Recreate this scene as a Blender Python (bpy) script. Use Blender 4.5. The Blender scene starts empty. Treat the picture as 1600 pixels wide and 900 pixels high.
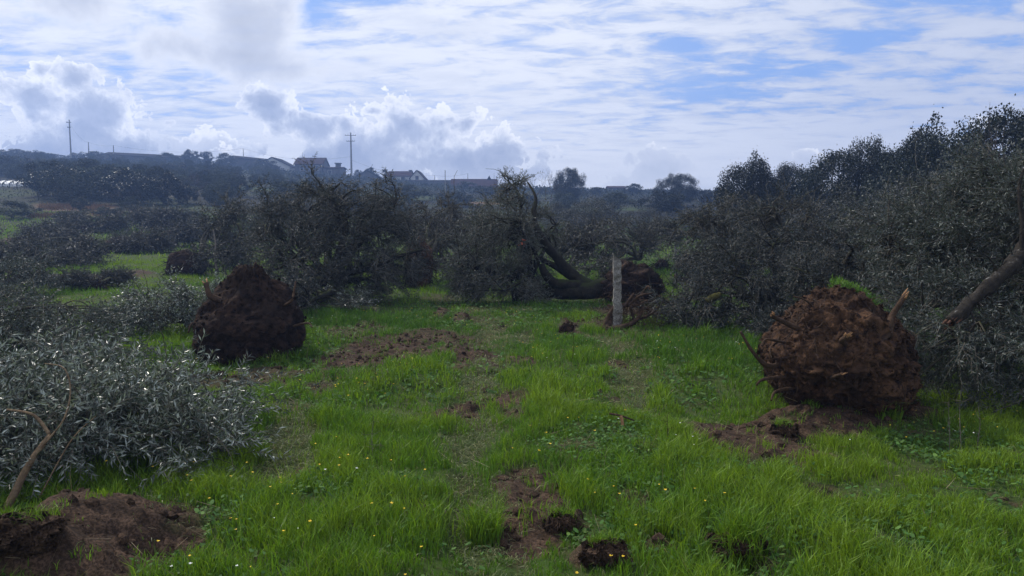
import bpy, math, random
import numpy as np
from mathutils import Vector, Matrix

# ------------------------------------------------------------------ camera, world, sun, exposure
sc = bpy.context.scene
COL = sc.collection
R = math.radians
CZ = 2.0
FPX = 1186.0
PITCH = math.atan(110.0 / FPX)
cam_d = bpy.data.cameras.new("camera")
cam = bpy.data.objects.new("camera", cam_d)
COL.objects.link(cam)
cam.location = (0, 0, CZ)
cam.rotation_euler = (math.pi / 2 - PITCH, 0, 0)
cam_d.sensor_width = 36.0
cam_d.lens = 36.0 * FPX / 1600.0
cam_d.clip_start = 0.05
cam_d.clip_end = 9000
sc.camera = cam

SUN_AZ, SUN_EL = R(-48), R(45)
sd = Vector((math.sin(SUN_AZ) * math.cos(SUN_EL), math.cos(SUN_AZ) * math.cos(SUN_EL), math.sin(SUN_EL)))
sun_d = bpy.data.lights.new("sun", 'SUN')
sun_d.energy = 3.0
sun_d.angle = R(2)
sun_d.color = (1.0, 0.95, 0.87)
sun = bpy.data.objects.new("sun", sun_d)
sun.rotation_euler = (-sd).to_track_quat('-Z', 'Y').to_euler()
COL.objects.link(sun)

vs = sc.view_settings
sc.display_settings.display_device = 'sRGB'
vs.view_transform = 'Standard'
vs.look = 'None'
vs.gamma = 1
vs.use_curve_mapping = False
vs.exposure = 0.27
cy = sc.cycles
cy.max_bounces = 6
cy.diffuse_bounces = 2
cy.glossy_bounces = 2
cy.transmission_bounces = 3
cy.volume_bounces = 0
cy.transparent_max_bounces = 4
cy.sample_clamp_indirect = 4
cy.use_denoising = True


class NT:
    """small helper round a node tree"""
    def __init__(s, tree):
        s.t = tree
        s.n = tree.nodes
        s.l = tree.links

    def new(s, kind, **kw):
        nd = s.n.new(kind)
        for k, v in kw.items():
            setattr(nd, k, v)
        return nd

    def put(s, sock, v):
        if isinstance(v, bpy.types.NodeSocket):
            s.l.new(v, sock)
        elif v is not None:
            if isinstance(v, (tuple, list)) and len(v) == 3 and sock.type == 'RGBA':
                v = (*v, 1)
            sock.default_value = v

    def m(s, op, a, b=None, c=None, clamp=False):
        nd = s.new('ShaderNodeMath', operation=op, use_clamp=clamp)
        for i, v in enumerate((a, b, c)):
            if v is not None:
                s.put(nd.inputs[i], v)
        return nd.outputs[0]

    def noise(s, vec, scale, detail=4, rough=0.55, dist=0.0, out=0):
        nd = s.new('ShaderNodeTexNoise')
        if vec is not None:
            s.put(nd.inputs['Vector'], vec)
        nd.inputs['Scale'].default_value = scale
        nd.inputs['Detail'].default_value = detail
        nd.inputs['Roughness'].default_value = rough
        nd.inputs['Distortion'].default_value = dist
        return nd.outputs[out]

    def ramp(s, fac, stops, interp='LINEAR'):
        nd = s.new('ShaderNodeValToRGB')
        nd.color_ramp.interpolation = interp
        el = nd.color_ramp.elements
        while len(el) < len(stops):
            el.new(0.5)
        for e, (p, c) in zip(el, stops):
            e.position = p
            if not isinstance(c, (tuple, list)):
                c = (c, c, c)
            e.color = (*c, 1)
        s.put(nd.inputs[0], fac)
        return nd.outputs[0]

    def rng(s, v, a, b, c=0.0, d=1.0, smooth=True):
        nd = s.new('ShaderNodeMapRange', interpolation_type='SMOOTHSTEP' if smooth else 'LINEAR')
        s.put(nd.inputs[0], v)
        for i, q in enumerate((a, b, c, d)):
            s.put(nd.inputs[i + 1], q)
        return nd.outputs[0]

    def mix(s, fac, a, b, blend='MIX'):
        nd = s.new('ShaderNodeMix', data_type='RGBA', blend_type=blend)
        s.put(nd.inputs[0], fac)
        s.put(nd.inputs[6], a)
        s.put(nd.inputs[7], b)
        return nd.outputs[2]


def build_world():
    w = bpy.data.worlds.new("World")
    sc.world = w
    w.use_nodes = True
    w.node_tree.nodes.clear()
    T = NT(w.node_tree)
    out = T.new('ShaderNodeOutputWorld')
    bg = T.new('ShaderNodeBackground')
    bg.inputs['Strength'].default_value = 0.1
    T.l.new(bg.outputs[0], out.inputs[0])
    sky = T.new('ShaderNodeTexSky', sky_type='NISHITA')
    sky.sun_disc = False
    sky.sun_elevation = SUN_EL
    sky.sun_rotation = SUN_AZ
    sky.air_density = 1.0
    sky.dust_density = 0.6
    tc = T.new('ShaderNodeTexCoord')
    d = tc.outputs['Generated']
    sep = T.new('ShaderNodeSeparateXYZ')
    T.l.new(d, sep.inputs[0])
    x, y, z = sep.outputs
    az = T.m('ARCTAN2', x, y)
    el = T.m('ARCSINE', z)
    zc = T.m('MAXIMUM', z, 0.0)
    # direction projected on a cloud deck far above, for the perspective of the high cloud
    den = T.m('ADD', zc, 0.10)
    u = T.m('DIVIDE', x, den)
    v = T.m('DIVIDE', y, den)
    cmb = T.new('ShaderNodeCombineXYZ')
    T.l.new(u, cmb.inputs[0]); T.l.new(v, cmb.inputs[1])
    P = cmb.outputs[0]

    def E(px, py):   # bearing and height of a cloud, read off the photograph once
        cx = (px - 800) / FPX
        a = math.atan(cx)
        return a, math.atan((340 - py) / FPX * math.cos(a))

    def blobs(lst, soft=0.25):
        acc = None
        for (px, py, rx, ry, amp) in lst:
            a0, e0 = E(px, py)
            p = T.m('MULTIPLY', T.m('SUBTRACT', az, a0), FPX / rx)
            q = T.m('MULTIPLY', T.m('SUBTRACT', el, e0), FPX / ry)
            r2 = T.m('MULTIPLY_ADD', q, q, T.m('MULTIPLY', p, p))
            b = T.m('SUBTRACT', amp, T.m('SQRT', r2))
            acc = b if acc is None else T.m('SMOOTH_MAX', acc, b, soft)
        return acc

    # --- blue air
    blue = T.mix(0.72, sky.outputs[0], (2.4, 4.1, 8.6))
    # --- high broken deck (altocumulus): ripples over larger sheets
    mp = T.new('ShaderNodeMapping')
    mp.inputs['Rotation'].default_value = (0, 0, R(24))
    mp.inputs['Scale'].default_value = (0.8, 1.25, 1)
    T.l.new(P, mp.inputs[0])
    Q = mp.outputs[0]
    big = T.noise(Q, 0.9, 4, 0.55, 0.4)
    fine = T.noise(Q, 5.0, 8, 0.66, 0.35)
    cov = T.m('ADD', T.m('MULTIPLY', big, 0.55), T.m('MULTIPLY', fine, 1.0))
    gaps = blobs([(1170, 125, 170, 34, 1.0), (1100, 150, 90, 18, 0.9), (1330, 70, 120, 30, 0.8), (560, 2, 120, 24, 1.1), (500, 22, 60, 22, 1.0),
                  (880, 100, 190, 32, 0.45), (1500, 10, 160, 26, 0.8), (1450, 120, 200, 30, 0.55), (1060, 90, 90, 40, 0.8),
                  (700, 75, 80, 22, 0.6), (340, 165, 60, 8, 0.6)], 0.2)
    gaps = T.rng(gaps, -0.25, 0.9)
    cov = T.m('SUBTRACT', cov, T.m('MULTIPLY', gaps, 0.21))
    cov = T.m('ADD', cov, T.m('MULTIPLY', T.rng(el, 0.16, 0.04), 0.16))
    hi = T.rng(cov, 0.55, 0.82)
    right = T.rng(az, -0.05, 0.6)
    wcol = T.mix(right, (6.8, 7.2, 8.2), (5.2, 5.7, 7.0))
    lit = T.m('MULTIPLY', T.rng(cov, 0.66, 0.92), T.rng(right, 1.0, 0.0, 0.35, 1.0))
    wcol = T.mix(T.m('MULTIPLY', lit, 0.75), wcol, (8.9, 9.1, 9.5))
    shd = T.noise(Q, 2.6, 6, 0.6, 0.2)
    wcol = T.mix(T.m('MULTIPLY', T.rng(shd, 0.47, 0.68), 0.45), wcol, (5.5, 6.0, 7.2))
    base = T.mix(T.m('MULTIPLY', hi, 0.97), blue, wcol)
    glow = T.rng(blobs([(760, 150, 420, 200, 1.0)]), 0.0, 1.0, 0.0, 0.35)
    base = T.mix(glow, base, (8.8, 8.9, 9.2))
    base = T.mix(T.rng(el, 0.13, 0.03, 0.0, 0.75), base, (6.5, 6.9, 8.0))
    # --- soft grey sheets, upper left
    gs = blobs([(140, 8, 95, 44, 1.25), (390, 38, 62, 56, 1.3), (300, 80, 110, 34, 0.9), (440, 110, 110, 26, 0.7), (380, 92, 100, 26, 1.0),
                (40, 30, 90, 40, 0.5)], 0.2)
    gn = T.noise(d, 6, 7, 0.62, 0.3)
    gd = T.m('ADD', gs, T.m('MULTIPLY', T.m('SUBTRACT', gn, 0.5), 4.6))
    gm = T.rng(gd, -0.25, 0.55)
    gcol = T.ramp(T.m('ADD', T.m('MULTIPLY', gd, 0.5), 0.1), [(0.0, (9.3, 9.4, 9.7)), (0.3, (8.0, 8.2, 8.7)), (0.6, (5.9, 6.2, 7.0)), (1, (4.7, 5.0, 5.8))])
    c1 = T.mix(T.m('MULTIPLY', gm, 0.92), base, gcol)
    # --- cumulus heaps over the hill, lit from behind: bright rims, blue grey hearts
    n1 = T.noise(d, 9, 8, 0.60, 0.0)
    n2 = T.noise(d, 19, 6, 0.6, 0.25)
    vor = T.new('ShaderNodeTexVoronoi', feature='SMOOTH_F1')
    vor.inputs['Scale'].default_value = 26
    vor.inputs['Detail'].default_value = 4
    vor.inputs['Roughness'].default_value = 0.62
    vor.inputs['Smoothness'].default_value = 0.35
    nd = T.new('ShaderNodeVectorMath', operation='MULTIPLY_ADD')
    T.l.new(T.noise(d, 22, 4, 0.6, 0, out=1), nd.inputs[0])
    nd.inputs[1].default_value = (0.035, 0.035, 0.035)
    T.l.new(d, nd.inputs[2])
    T.l.new(nd.outputs[0], vor.inputs['Vector'])
    puff = T.m('SUBTRACT', 0.72, vor.outputs['Distance'])
    wob = T.m('ADD', T.m('MULTIPLY', T.m('SUBTRACT', n1, 0.5), 2.0), T.m('MULTIPLY', puff, 0.8))

    def layer(lst, under, tone):
        cs = blobs(lst, 0.25)
        cd = T.m('ADD', cs, wob)
        cmask = T.rng(cd, 0.0, 0.09)
        body = T.m('ADD', T.m('MULTIPLY', cs, 0.12), T.m('MULTIPLY', cd, 0.50))
        body = T.m('ADD', body, T.m('MULTIPLY', T.m('SUBTRACT', n2, 0.5), 0.75))
        body = T.m('ADD', body, T.m('MULTIPLY', T.rng(el, 0.115, 0.045), 0.32))
        cc = T.ramp(body, [(0.0, (10.4, 10.4, 10.6)), (0.12, (9.3, 9.4, 9.8)), (0.27, (6.6, 7.0, 8.0)), (0.42, tone[0]), (0.75, tone[1])])
        # the base of a heap melts into the mist under it
        return T.mix(T.m('MULTIPLY', cmask, T.rng(el, 0.035, 0.08, 0.6, 1.0)), under, cc)
    tone = ((4.7, 5.2, 6.5), (3.5, 4.0, 5.4))
    c2 = layer([(300, 245, 150, 52, 1.25), (400, 290, 500, 40, 1.2), (1018, 272, 50, 44, 1.3), (970, 292, 64, 26, 1.2), (1090, 300, 90, 24, 1.1), (1255, 250, 34, 22, 1.1),
                (1330, 262, 70, 22, 0.6), (1530, 194, 40, 15, 1.0), (270, 195, 32, 18, .9), (880, 285, 60, 20, .8)], c1, ((6.2, 6.6, 7.7), (5.2, 5.7, 6.9)))
    c2 = layer([(60, 150, 60, 42, 1.25), (78, 118, 22, 20, 1.1), (130, 130, 40, 24, 1.2), (150, 200, 95, 64, 1.3), (195, 245, 100, 60, 1.3), (110, 260, 120, 80, 1.3), (20, 250, 60, 24, 0.9),
                (435, 168, 56, 42, 1.3), (490, 205, 80, 46, 1.3), (570, 260, 190, 70, 1.35), (585, 178, 40, 12, 1.0), (640, 205, 80, 42, 1.25),
                (720, 255, 130, 66, 1.35), (736, 200, 30, 28, 1.1), (790, 245, 56, 42, 1.2), (835, 272, 40, 24, 1.1)], c2, tone)
    # ground-side half of the sphere: dull earth light
    below = T.rng(z, -0.02, -0.10)
    c3 = T.mix(below, c2, (0.9, 1.0, 0.8))
    T.l.new(c3, bg.inputs['Color'])
    w.cycles.sampling_method = 'MANUAL'
    w.cycles.sample_map_resolution = 512


build_world()

# ------------------------------------------------------------------ numpy helpers
rs = np.random.RandomState


def _hash(ix, iy, iz, seed):
    h = (ix * 374761393 + iy * 668265263 + iz * 2147483647 + seed * 1274126177) & 0xFFFFFFFF
    h = ((h ^ (h >> 13)) * 1274126177) & 0xFFFFFFFF
    h = (h ^ (h >> 16)) & 0xFFFFFFFF
    return h.astype(np.float64) / 4294967295.0


def vnoise(x, y, z=None, seed=0):
    x = np.asarray(x, float); y = np.asarray(y, float)
    three = z is not None
    z = np.asarray(z, float) if three else np.zeros_like(x)
    ix = np.floor(x).astype(np.int64); iy = np.floor(y).astype(np.int64); iz = np.floor(z).astype(np.int64)
    fx = x - ix; fy = y - iy; fz = z - iz
    sx = fx * fx * (3 - 2 * fx); sy = fy * fy * (3 - 2 * fy); sz = fz * fz * (3 - 2 * fz)
    def lay(k):
        a = _hash(ix, iy, iz + k, seed); b = _hash(ix + 1, iy, iz + k, seed)
        c = _hash(ix, iy + 1, iz + k, seed); e = _hash(ix + 1, iy + 1, iz + k, seed)
        return (a * (1 - sx) + b * sx) * (1 - sy) + (c * (1 - sx) + e * sx) * sy
    r = lay(0)
    if three:
        r = r * (1 - sz) + lay(1) * sz
    return r * 2 - 1


def fbm(x, y, z=None, oct=4, seed=0, gain=0.5):
    s = 0; a = 1.0; f = 1.0; tot = 0
    for i in range(oct):
        s = s + a * vnoise(x * f + 17.3 * i, y * f - 9.1 * i, None if z is None else z * f + 3.7 * i, seed + i)
        tot += a
        a *= gain; f *= 2.03
    return s / tot


def sstep(a, b, x):
    t = np.clip((x - a) / (b - a), 0, 1)
    return t * t * (3 - 2 * t)


def norm(v):
    return v / np.maximum(np.linalg.norm(v, axis=-1, keepdims=True), 1e-9)


class Geo:
    """collects vertex and face arrays, links them as ONE mesh object"""
    def __init__(s):
        s.v = []; s.f = []; s.a = []; s.n = 0

    def add(s, verts, faces, mat=0, var=None):
        verts = np.asarray(verts, float).reshape(-1, 3)
        if not isinstance(faces, list):
            faces = [faces]
        for f in faces:
            s.f.append((np.asarray(f, np.int64) + s.n, mat))
        s.v.append(verts)
        if var is None:
            var = np.zeros(len(verts))
        elif np.isscalar(var):
            var = np.full(len(verts), float(var))
        s.a.append(np.asarray(var, float))
        s.n += len(verts)

    def build(s, name, mats, parent=None, smooth=False):
        me = bpy.data.meshes.new(name)
        V = np.concatenate(s.v).astype(np.float32)
        me.vertices.add(len(V))
        me.vertices.foreach_set('co', V.ravel())
        loops = np.concatenate([f.ravel() for f, _ in s.f]).astype(np.int32)
        sizes = np.concatenate([np.full(len(f), f.shape[1]) for f, _ in s.f]).astype(np.int32)
        mi = np.concatenate([np.full(len(f), m) for f, m in s.f]).astype(np.int32)
        starts = np.concatenate([[0], np.cumsum(sizes)[:-1]]).astype(np.int32)
        me.loops.add(len(loops))
        me.loops.foreach_set('vertex_index', loops)
        me.polygons.add(len(sizes))
        me.polygons.foreach_set('loop_start', starts)
        me.polygons.foreach_set('loop_total', sizes)
        me.polygons.foreach_set('material_index', mi)
        me.polygons.foreach_set('use_smooth', np.full(len(sizes), smooth))
        at = me.attributes.new('var', 'FLOAT', 'POINT')
        at.data.foreach_set('value', np.concatenate(s.a).astype(np.float32))
        for m in (mats if isinstance(mats, (list, tuple)) else [mats]):
            me.materials.append(m)
        me.update(calc_edges=True)
        o = bpy.data.objects.new(name, me)
        COL.objects.link(o)
        if parent is not None:
            o.parent = parent
            if parent.get('_org') is not None:
                pass
        return o


def tube(g, pts, rad, sides=8, mat=0, var=0.0, rough=0.0, seed=0, cap=True):
    P = np.asarray(pts, float); n = len(P)
    rad = np.asarray(rad, float) * np.ones(n)
    T = np.gradient(P, axis=0); T = norm(T)
    up = np.array([0.31, 0.17, 0.93])
    A = norm(np.cross(T, up)); B = np.cross(T, A)
    th = np.linspace(0, 2 * np.pi, sides, endpoint=False)
    c = np.cos(th)[None, :, None]; s_ = np.sin(th)[None, :, None]
    rr = rad[:, None, None] * np.ones((n, sides, 1))
    if rough > 0:
        ii, jj = np.meshgrid(np.arange(n), np.arange(sides), indexing='ij')
        q = P[:, None, :] + rad[:, None, None] * (A[:, None, :] * c + B[:, None, :] * s_)
        fr = 0.9 / max(rad.max(), 1e-3)
        nn = fbm(q[..., 0] * fr, q[..., 1] * fr, q[..., 2] * fr, 3, seed)
        rr = rr * (1 + rough * nn[..., None])
    V = P[:, None, :] + rr * (A[:, None, :] * c + B[:, None, :] * s_)
    V = V.reshape(-1, 3)
    i, j = np.meshgrid(np.arange(n - 1), np.arange(sides), indexing='ij')
    j2 = (j + 1) % sides
    F = np.stack([i * sides + j, i * sides + j2, (i + 1) * sides + j2, (i + 1) * sides + j], -1).reshape(-1, 4)
    fl = [F]
    if cap:
        V = np.vstack([V, P[0], P[-1]])
        a0 = np.full(sides, n * sides); a1 = np.full(sides, n * sides + 1)
        jj = np.arange(sides)
        fl.append(np.stack([a0, (jj + 1) % sides, jj], -1))
        fl.append(np.stack([a1, (n - 1) * sides + jj, (n - 1) * sides + (jj + 1) % sides], -1))
    g.add(V, fl, mat, var)


def curve_pts(p0, p1, n=8, bend=0.15, rnd=None, sag=0.0):
    p0 = np.asarray(p0, float); p1 = np.asarray(p1, float)
    L = np.linalg.norm(p1 - p0)
    t = np.linspace(0, 1, n)[:, None]
    off = rnd.normal(size=3) * bend * L
    off2 = rnd.normal(size=3) * bend * L * 0.4
    P = p0 + (p1 - p0) * t + off * np.sin(np.pi * t) + off2 * np.sin(2 * np.pi * t)
    P[:, 2] += sag * np.sin(np.pi * t[:, 0]) * L
    return P


def spline(pts, n):
    P = np.asarray(pts, float)
    k = len(P)
    t = np.linspace(0, k - 1, n)
    i = np.clip(np.floor(t).astype(int), 0, k - 2)
    f = (t - i)[:, None]
    def g(j): return P[np.clip(j, 0, k - 1)]
    p0, p1, p2, p3 = g(i - 1), g(i), g(i + 1), g(i + 2)
    return 0.5 * ((2 * p1) + (-p0 + p2) * f + (2 * p0 - 5 * p1 + 4 * p2 - p3) * f ** 2 + (-p0 + 3 * p1 - 3 * p2 + p3) * f ** 3)


# a thing is an Empty at its base (local coordinates of its parts are world minus base)
def thing(name, loc, label, cat, group=None, rotz=0.0):
    o = bpy.data.objects.new(name, None)
    COL.objects.link(o)
    o.location = loc
    o.rotation_euler = (0, 0, rotz)
    o.empty_display_size = 0.2
    return tag(o, label, cat, group)


def tag(o, label=None, cat=None, group=None, kind=None):
    if label: o['label'] = label
    if cat: o['category'] = cat
    if group: o['group'] = group
    if kind: o['kind'] = kind
    return o


def part(g, name, mats, parent, smooth=False):
    """world-space geometry made into a child of a top-level Empty (or of one of its parts)"""
    root = parent
    while root.parent is not None:
        root = root.parent
    off = np.array(root.location)
    g.v = [v - off for v in g.v]
    return g.build(name, mats, parent, smooth)


# ------------------------------------------------------------------ pixel <-> place (only for laying the site out)
FW = np.array([0, math.cos(PITCH), -math.sin(PITCH)])
UP = np.array([0, math.sin(PITCH), math.cos(PITCH)])


def ray(px, py):
    return np.array([px - 800.0, 0, 0]) + UP * (450.0 - py) + FW * FPX


def atY(px, py, Y):
    d = ray(px, py)
    return np.array([0, 0, CZ]) + d * (Y / d[1])


# ------------------------------------------------------------------ terrain shape
HR_U = np.array([-0.9, -0.67, -0.42, -0.31, -0.21, -0.08, 0.08, 0.25, 0.9])
HR_H = np.array([21, 21, 19.5, 16.8, 14.5, 12.2, 10.6, 10, 10]) / 21.0
PR_Y = np.array([-50, 0, 28, 45, 60, 80, 100, 150, 200, 250, 262, 330, 600, 4000])
PR_H = np.array([0, 0, 0.05, 0.6, 1.45, 3.0, 5.1, 10.6, 16, 21, 21.3, 18, 6, -40.0])


def base_h(x, y):
    x = np.asarray(x, float); y = np.asarray(y, float)
    u = x / np.maximum(y, 8.0)
    return np.interp(y, PR_Y, PR_H) * np.interp(u, HR_U, HR_H)


def ground0(px, py):
    d = ray(px, py)
    if d[2] >= -1e-6:
        d = d.copy(); d[2] = -1e-6
    s = np.geomspace(2, 400, 4000) / d[1]
    P = np.array([0, 0, CZ]) + d[None] * s[:, None]
    k = np.argmax(P[:, 2] < base_h(P[:, 0], P[:, 1]))
    return P[k]


# bare earth: (px, py, half width, half depth in picture pixels, mound height, strength)
EARTH = [
    (165, 826, 125, 28, 0.19, 1.0), (60, 872, 140, 40, 0.20, 1.0), (190, 862, 90, 22, -0.04, 1.0), (265, 850, 50, 18, -0.03, 1.0), (70, 905, 140, 26, 0.10, 1.0),
    (592, 553, 80, 30, -0.06, 1.0), (665, 532, 70, 16, 0.05, 0.9), (724, 563, 17, 22, -0.04, 1.0), (560, 520, 50, 12, 0.02, 0.7),
    (795, 632, 34, 12, -0.02, 1.0), (800, 652, 24, 8, -0.02, 0.8), (812, 755, 34, 22, -0.02, 0.9), (830, 832, 55, 30, -0.03, 1.0), (880, 815, 30, 14, 0.09, 1.0),
    (930, 868, 42, 16, 0.10, 0.9), (1030, 850, 26, 9, 0.02, 0.9), (1150, 852, 46, 14, 0.06, 1.0), (1170, 885, 40, 14, -0.08, 0.8),
    (1178, 698, 92, 32, 0.05, 1.0), (1300, 668, 130, 19, 0.15, 1.0), (1230, 682, 70, 16, 0.11, 1.0), (1420, 650, 70, 12, 0.08, 0.9),
    (985, 492, 52, 10, 0.05, 0.9), (890, 516, 16, 12, 0.02, 0.9), (945, 512, 30, 8, 0.02, 0.8),
    (470, 738, 22, 14, 0.0, 0.9), (435, 637, 30, 7, 0.0, 0.8), (500, 603, 22, 10, 0.03, 0.7),
    (1290, 783, 44, 14, -0.10, 0.75), (950, 630, 18, 6, 0.0, 0.6), (960, 580, 20, 6, 0, 0.7), (1000, 525, 40, 16, -0.02, 0.6), (690, 497, 10, 5, .06, .9), (720, 503, 12, 5, .06, .9),
    (990, 790, 22, 12, 0.0, 0.6), (905, 700, 26, 9, 0, 0.55), (640, 655, 45, 9, -0.06, 0.45), (1010, 712, 20, 8, 0, .5),
    (385, 590, 90, 16, 0.03, 0.8), (75, 437, 26, 7, 0.1, 1.0), (165, 434, 55, 7, 0.05, 1.0), (40, 376, 45, 5, 0.2, 1.0), (690, 470, 30, 6, 0.02, 0.5),
    (260, 478, 40, 8, 0, .5), (1210, 560, 30, 10, 0, .4), (1340, 860, 60, 12, -.02, .35), (380, 870, 40, 10, 0, .35), (640, 800, 40, 9, -.02, .3),
]
_E = []
for (px, py, hw, hh, mh, st) in EARTH:
    c = ground0(px, py); a = ground0(px, min(py + hh, 1400)); b = ground0(px, py - hh)
    _E.append((c[0], c[1], hw * c[1] / FPX, max(0.5 * abs(b[1] - a[1]), 0.06), mh, st))
EARTH_W = np.array(_E)

# flattened tractor lanes, as lines on the ground with half width
LANES = [([(770, 905), (765, 800), (752, 700), (748, 620), (760, 560), (770, 520), (745, 490)], 0.27),
         ([(985, 650), (990, 590), (965, 545), (905, 522)], 0.26),
         ([(420, 760), (455, 690), (475, 640), (520, 600)], 0.22),
         ([(900, 520), (820, 530), (780, 560)], 0.3)]
LANES_W = [(np.array([ground0(*p)[:2] for p in l]), w) for l, w in LANES]


def earth_mask(x, y):
    """bare earth 0..1 and the height its mounds add"""
    m = np.zeros_like(x); h = np.zeros_like(x)
    w1 = fbm(x * 2.3, y * 2.3, None, 4, 11); w2 = fbm(x * 7, y * 7, None, 3, 12)
    for (cx, cy_, rx, ry, mh, st) in EARTH_W:
        r = np.sqrt(((x - cx) / rx) ** 2 + ((y - cy_) / ry) ** 2)
        e = r + 0.50 * w1 + 0.42 * w2
        m = np.maximum(m, st * sstep(1.38, 0.80, e))
        h = h + mh * sstep(1.25, 0.2, r + 0.3 * w1)
    q = fbm(x * 1.25 + 3, y * 0.8, None, 4, 15) + 0.35 * w2
    reg = sstep(1.6, 0.2, np.abs(x - (-0.1 - 0.02 * y))) * 0.9 + 0.35 * sstep(-.1, .5, fbm(x * .25, y * .25, None, 2, 16))
    m = np.maximum(m, sstep(0.34, 0.50, q * (0.55 + 0.75 * reg)) * sstep(18, 9, y) * sstep(0, 2, y))
    return m, h


def lane_mask(x, y):
    out = np.zeros_like(x)
    w1 = fbm(x * 3, y * 3, None, 3, 21)
    for pts, w in LANES_W:
        dmin = np.full_like(x, 1e9)
        for a, b in zip(pts[:-1], pts[1:]):
            ab = b - a
            t = np.clip(((x - a[0]) * ab[0] + (y - a[1]) * ab[1]) / (ab @ ab), 0, 1)
            dmin = np.minimum(dmin, np.hypot(x - a[0] - t * ab[0], y - a[1] - t * ab[1]))
        out = np.maximum(out, sstep(1.35, 0.5, dmin / w + 0.75 * w1))
    return out * sstep(-.55, -.05, fbm(x * 1.4, y * 1.4, None, 3, 22))


def H(x, y, full=False):
    x = np.atleast_1d(np.asarray(x, float)); y = np.atleast_1d(np.asarray(y, float))
    near = sstep(60, 25, np.hypot(x, y))
    m, mh = earth_mask(x, y)
    ln = lane_mask(x, y)
    h = base_h(x, y)
    h = h + 0.16 * fbm(x * 0.16, y * 0.16, None, 3, 1) * near + (0.075 * fbm(x * 0.9, y * 0.9, None, 3, 2) + 0.03 * fbm(x * 2.4, y * 2.4, None, 2, 33)) * near
    h = h + mh + m * (0.045 * fbm(x * 4.5, y * 4.5, None, 4, 3) + 0.05 * np.abs(fbm(x * 2.2, y * 2.2, None, 3, 4)) + 0.018 * fbm(x * 14, y * 14, None, 3, 31))
    h = h + 0.02 * fbm(x * 5, y * 5, None, 3, 5) * near - 0.05 * ln
    # lug marks of tractor tyres pressed into the two bare patches
    tread = np.zeros_like(x)
    for (px, py, wdt, lng) in ((724, 563, 0.16, 0.75), (600, 562, 0.30, 0.55), (285, 855, 0.4, 0.5)):
        c = ground0(px, py)
        tread = np.maximum(tread, sstep(1, 0.8, np.abs(x - c[0]) / wdt) * sstep(1, 0.8, np.abs(y - c[1]) / lng))
    h = h + tread * 0.03 * np.sign(np.sin(y * 2 * np.pi / 0.13 + 2.0 * np.abs(x * 2))) * 0.5
    h = h + 2.0 * fbm(x * 0.012, y * 0.012, None, 3, 6) * sstep(60, 120, y) * sstep(600, 300, y) * 0.5
    if full:
        return h, m, ln
    return h


def Hs(x, y):
    return float(H(x, y)[0])


def ground(px, py):
    d = ray(px, py)
    s = np.geomspace(2, 400, 6000) / d[1]
    P = np.array([0, 0, CZ]) + d[None] * s[:, None]
    k = np.argmax(P[:, 2] < H(P[:, 0], P[:, 1]))
    return P[k]


# ------------------------------------------------------------------ materials
def new_mat(name):
    m = bpy.data.materials.new(name)
    m.use_nodes = True
    m.node_tree.nodes.clear()
    T = NT(m.node_tree)
    out = T.new('ShaderNodeOutputMaterial')
    return m, T, out


def principled(T, col, rough=0.8, spec=0.3, normal=None):
    b = T.new('ShaderNodeBsdfPrincipled')
    T.put(b.inputs['Base Color'], col)
    T.put(b.inputs['Roughness'], rough)
    b.inputs['Specular IOR Level'].default_value = spec
    if normal is not None:
        T.l.new(normal, b.inputs['Normal'])
    return b.outputs[0]


def bump(T, h, dist=0.02, strength=1.0):
    b = T.new('ShaderNodeBump')
    b.inputs['Distance'].default_value = dist
    b.inputs['Strength'].default_value = strength
    T.put(b.inputs['Height'], h)
    return b.outputs[0]


def attr(T, name):
    return T.new('ShaderNodeAttribute', attribute_name=name).outputs['Fac']


def obj_co(T):
    return T.new('ShaderNodeTexCoord').outputs['Object']


def mat_leaf(name, top, under, trans=0.25, rough=0.42, spec=0.5, pertree=0.0):
    m, T, out = new_mat(name)
    g = T.new('ShaderNodeNewGeometry')
    rnd = g.outputs['Random Per Island']
    v = T.rng(rnd, 0, 1, 0.55, 1.5, False)
    v = T.m('MULTIPLY', v, T.rng(T.new('ShaderNodeObjectInfo').outputs['Random'], 0, 1, 1 - pertree, 1 + pertree * 1.3, False))
    top_c = T.mix(1.0, top, v, 'MULTIPLY')
    un_c = T.mix(1.0, under, v, 'MULTIPLY')
    c = T.mix(g.outputs['Backfacing'], top_c, un_c)
    bs = principled(T, c, rough, spec)
    tr = T.new('ShaderNodeBsdfTranslucent')
    T.put(tr.inputs[0], T.mix(1.0, c, (0.9, 1.0, 0.45), 'MULTIPLY'))
    mx = T.new('ShaderNodeMixShader')
    mx.inputs[0].default_value = trans
    T.l.new(bs, mx.inputs[1]); T.l.new(tr.outputs[0], mx.inputs[2])
    T.l.new(mx.outputs[0], out.inputs[0])
    return m


def mat_bark(name, a, b, moss=None, scale=9.0, moss_amt=0.5):
    m, T, out = new_mat(name)
    co = obj_co(T)
    n = T.noise(co, scale, 6, 0.65)
    n2 = T.noise(co, scale * 5, 4, 0.6)
    c = T.mix(T.rng(n, 0.35, 0.65), a, b)
    c = T.mix(T.m('MULTIPLY', T.rng(n2, 0.4, 0.7), 0.4), c, tuple(q * 0.45 for q in a))
    if moss is not None:
        g = T.new('ShaderNodeNewGeometry')
        s = T.new('ShaderNodeSeparateXYZ'); T.l.new(g.outputs['Normal'], s.inputs[0])
        mm = T.m('ADD', s.outputs[2], T.m('MULTIPLY', T.m('SUBTRACT', n, 0.5), 2.5))
        c = T.mix(T.rng(mm, 1.1 - 1.3 * moss_amt, 1.5 - 1.3 * moss_amt), c, moss)
    T.l.new(principled(T, c, 0.9, 0.15, bump(T, n2, 0.015, 0.8)), out.inputs[0])
    return m


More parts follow.
